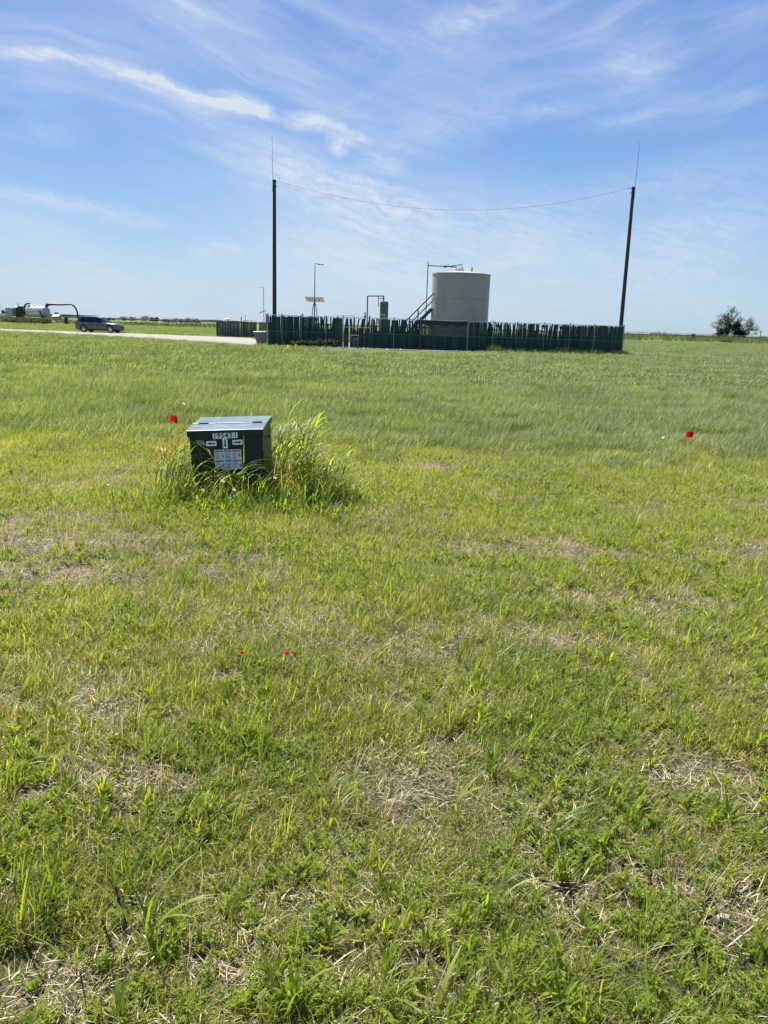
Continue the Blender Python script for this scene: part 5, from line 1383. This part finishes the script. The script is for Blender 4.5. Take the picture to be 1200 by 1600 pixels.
n = 900; ang_ = rng.uniform(0, 6.283, n); rad_ = rng.exponential(.30, n) + .25
P1 = np.column_stack([cab.location.x + .22 + np.cos(ang_) * rad_ * 1.35, 6.85 + np.sin(ang_) * rad_ * .9]); P1 = P1[not_cab(P1) & (rad_ < 1.5)]; rd = np.hypot((P1[:, 0] - cab.location.x - .22) / 1.35, (P1[:, 1] - 6.85) / .9)
scatter('cabinet_edge_grass', 'mixed longer grass thinning out round the green cabinet', P1, [random.choice(('narrow', 'narrow', 'broad', 'turf', 'deadstem', 'weed')) for _ in P1], np.clip(1.7 - .95 * rd, .5, 1.5) * rng.uniform(.7, 1.2, len(P1)))
# single tall blades in front of the cabinet
def single_plant(x, y, name, label, leaves, stalk=None, mat='broad'):
    z = float(hgt(x, y)); root = thing(name, label, 'plant', (x, y, z))
    if stalk: 
        MB().tube(stalk, [.0035] * (len(stalk) - 1) + [.0015], 5).build('stalk', M[mat], root)
    for (base, h_, w, az, lean, curl, tint) in leaves:
        MB().blade(base, h_, w, az, lean, curl, 9, 0.1, tint).build('leaf', M[mat], root, smooth=60)
    return root
cx0 = cab.location.x
single_plant(cx0 + .155, 6.60, 'arching_grass', 'upright pale grass stem crossing the cabinet front right of the warning sheet',
    [((0, 0, .02), .62, .016, R_(95), .03, .12, .5), ((.0, 0, .26), .24, .014, R_(5), .25, 1.6, .7), ((.0, 0, .34), .26, .014, R_(2), .9, .9, .8), ((0, 0, .16), .26, .015, R_(8), .7, 1.0, .7)])
single_plant(cx0 - .20, 6.58, 'arching_grass', 'arching grass stem crossing the lower left corner of the warning sheet',
    [((0, 0, .10), .30, .015, R_(10), .55, .7, .9), ((0, 0, .08), .26, .013, R_(4), .3, 1.9, .9), ((0, 0, .2), .18, .016, R_(175), .4, 1.6, .6), ((-.05, 0, .22), .18, .02, R_(-20), .3, 1.9, .9)],
    [(0, 0, 0), (0.01, 0, .2), (.03, 0, .3)])
# foreground plants
def fg(px, py, name, label, n_, hmin, hmax, w, seed, spread=.02, lean=.3, curl=1.2, mat='broad', wind=.5):
    g = ground_at(px, py); rr = random.Random(seed)
    lv = [((rr.gauss(0, spread), rr.gauss(0, spread), 0), rr.uniform(hmin, hmax), w * rr.uniform(.7, 1.15), (WIND + rr.gauss(0, .6)) if rr.random() < wind else rr.uniform(0, 6.28), rr.uniform(.05, lean), rr.uniform(.2, curl), rr.random()) for _ in range(n_)]
    return single_plant(g.x, g.y, name, label, lv, mat=mat)
fg(1182, 1500, 'grass_tuft', 'dense blue green broad leaved tuft at the lower right edge', 16, .10, .22, .013, 31, .015, .6, .8)
fg(232, 1480, 'grass_tuft', 'tall broad grass with white lit drooping leaves at the lower left', 8, .22, .36, .013, 32, .02, .35, 2.2)
fg(60, 1460, 'grass_tuft', 'upright dark green tuft near the left edge of the foreground', 10, .16, .30, .009, 33, .03, .25, .6)
fg(455, 1580, 'grass_tuft', 'broad leaved tuft at the bottom edge, right of the dark seed stalks', 8, .12, .22, .013, 34, .02, .5, 1.2)
fg(700, 1590, 'grass_tuft', 'broad pale tuft at the bottom edge near the middle of the picture', 9, .10, .2, .014, 35, .02, .5, 1.2)
fg(590, 1380, 'grass_tuft', 'narrow tall tuft in the middle of the foreground', 8, .14, .26, .008, 36, .02, .3, 1.0)
fg(760, 1440, 'grass_tuft', 'tuft with two long leaves bending right, right of the middle', 9, .15, .26, .010, 37, .02, .35, 1.7)
fg(970, 1010, 'grass_tuft', 'bright curling tuft above the right foreground, beside bare soil', 7, .10, .17, .011, 38, .03, .5, 2.0)
fg(1085, 1020, 'grass_tuft', 'curling broad tuft over a dark bare hole at the right', 9, .11, .20, .013, 39, .03, .6, 2.0)
# dark seed stalks
def seed_stalk(px, py, h_, leanx, label):
    g = ground_at(px, py); root = thing('seed_stalk', label, 'seed stalk', (g.x, g.y, float(hgt(g.x, g.y))))
    MB().tube([(0, 0, 0), (leanx * .5, 0, h_ * .5), (leanx, 0, h_)], [.002, .002, .0015], 5).build('stem', M['bark'], root)
    b = MB(); rr = random.Random(int(px))
    for k in range(26):
        t = .45 + .55 * k / 25; b.leaf((leanx * t, 0, h_ * t), .012, .006, rr.uniform(0, 6.28), rr.uniform(.3, 1.1))
    b.build('seed_head', M['seedhead'], root)
M['seedhead'] = mat_plain('dark_seed_head', (0.035, 0.018, 0.016), 0.8, var=0.3, scale=40)
seed_stalk(202, 1462, .14, -.03, 'dark brown seed stalk standing in the lower left grass, the taller one')
seed_stalk(182, 1505, .12, -.03, 'dark brown seed stalk standing in the lower left grass, the nearer one')
# pale stone
g = ground_at(1130, 1440); z0 = float(hgt(g.x, g.y))
b = MB(); rings = []; rr = random.Random(12)
for i, (r, h_) in enumerate(((.004, 0), (.014, .003), (.017, .011), (.013, .021), (.004, .025))):
    rings.append([(r * (1 + .2 * math.sin(k * 2.1 + i)) * math.cos(k * .785) * 1.2, r * math.sin(k * .785) * .9, h_) for k in range(8)])
o = b.loft(rings).build('pale_stone', M['stone']); o.location = (g.x, g.y, z0); tag(o, 'small pale stone on bare soil at the lower right', 'stone')

# ------------------------------------------------------------------ wildflowers
def flower(px, py, Y, kind, label, size=.018, group=None, tilt=.5):
    p = at(px, py, Y); z0 = float(hgt(p.x, Y)); hh = max(.03, p.z - z0)
    size *= .62; root = thing('wildflower', label, 'flower', (p.x, Y, z0), group=group)
    MB().tube([(-.02, 0.01, 0), (-.01, .005, hh * .5), (0, 0, hh)], .0016, 5).build('stem', M['stem'], root)
    b = MB(); n = {'o': 9, 'r': 9, 'p': 5, 'w': 6, 'y': 6}[kind]; T = Matrix.Rotation(-tilt - .4, 4, 'X')
    def tr(v): return tuple(T @ Vector(v) + Vector((0, 0, hh)))
    for k in range(n):
        a = 2 * math.pi * k / n; wv = math.pi / n * .95; r = size
        cup = .35 * r if kind in 'pw' else .1 * r
        b.add([tr((0, 0, 0)), tr((r * .6 * math.cos(a - wv), r * .6 * math.sin(a - wv), cup * .5)), tr((r * math.cos(a - wv * .5), r * math.sin(a - wv * .5), cup)), tr((r * math.cos(a + wv * .5), r * math.sin(a + wv * .5), cup)), tr((r * .6 * math.cos(a + wv), r * .6 * math.sin(a + wv), cup * .5))], [(0, 1, 2, 3, 4)])
    b.build('petals', M[{'o': 'petal_orange', 'r': 'petal_red', 'p': 'petal_pink', 'w': 'petal_white', 'y': 'petal_yellow'}[kind]], root)
    c = MB(); c.loft([[tr((size * q * math.cos(j), size * q * math.sin(j), z)) for j in np.linspace(0, 5.5, 8)] for q, z in ((.38, .001), (.34, .004), (.1, .007))]); c.build('centre', M['centre'] if kind in 'or' else M['petal_yellow'], root)
fl = [(244, 709, 6.55, 'o', 'orange blossom, leftmost of the group left of the cabinet', .030), (252, 712, 6.5, 'o', 'orange blossom, second from the left beside the cabinet', .028), (261, 705, 6.55, 'o', 'red orange blossom, third from the left beside the cabinet', .030),
      (274, 696, 6.6, 'o', 'orange blossom, topmost of the group left of the cabinet', .026), (289, 696, 6.62, 'r', 'dull red blossom nearest the left cabinet edge', .024), (272, 718, 6.5, 'r', 'dark red blossom lowest in the group left of the cabinet', .022),
      (455.5, 753, 6.35, 'o', 'orange blossom in the grass right of the cabinet foot', .030), (386, 757, 6.3, 'r', 'small rusty blossom below the warning sheet', .020), (516, 807, 6.2, 'r', 'small red blossom right of the tall grass clumps', .020),
      (316.5, 766, 6.3, 'p', 'pale pink blossom at the left front foot of the cabinet', .024), (348.5, 753, 6.3, 'p', 'pale pink blossom just below the left end of the warning sheet', .026), (365.5, 766, 6.28, 'p', 'pale pink blossom lowest in the middle before the cabinet', .026), (429.5, 747, 6.35, 'p', 'pink blossom at the right front corner of the cabinet', .024),
      (378, 1020, 3.28, 'r', 'red blossom in the open turf below the cabinet, left one', .027), (448, 1021, 3.24, 'r', 'red blossom in the open turf below the cabinet, right one', .027), (455.5, 1048, 3.15, 'r', 'faded red blossom just below the right red one', .02),
      (521, 1225, 2.42, 'y', 'tiny yellow blossom in the middle foreground, upper one of two', .008), (518, 1234, 2.40, 'y', 'tiny yellow blossom in the middle foreground, lower one of two', .008),
      (287, 631, 12.5, 'w', 'white dot of a blossom in the field above the red flag', .032), (169, 768, 7.2, 'w', 'white blossom in the short turf left of the cabinet', .026), (1036, 684, 10.4, 'w', 'white blossom left of the right red flag', .032),
      (394, 549, 45, 'y', 'bright yellow bloom in the field left of the fence corner', .10)]
for (px, py, Y, k, lb, s) in fl: flower(px, py, Y, k, lb, s)
for k, (px, py) in enumerate(((431, 549), (427, 552), (428, 546.5), (422, 550))): flower(px, py, 44 + k * .3, 'y', '%s yellow bloom of the bunch before the left fence corner' % ('rightmost', 'nearest', 'farthest', 'leftmost')[k], .07, 'yellow blooms before the fence corner')
print('objects', len(bpy.data.objects))
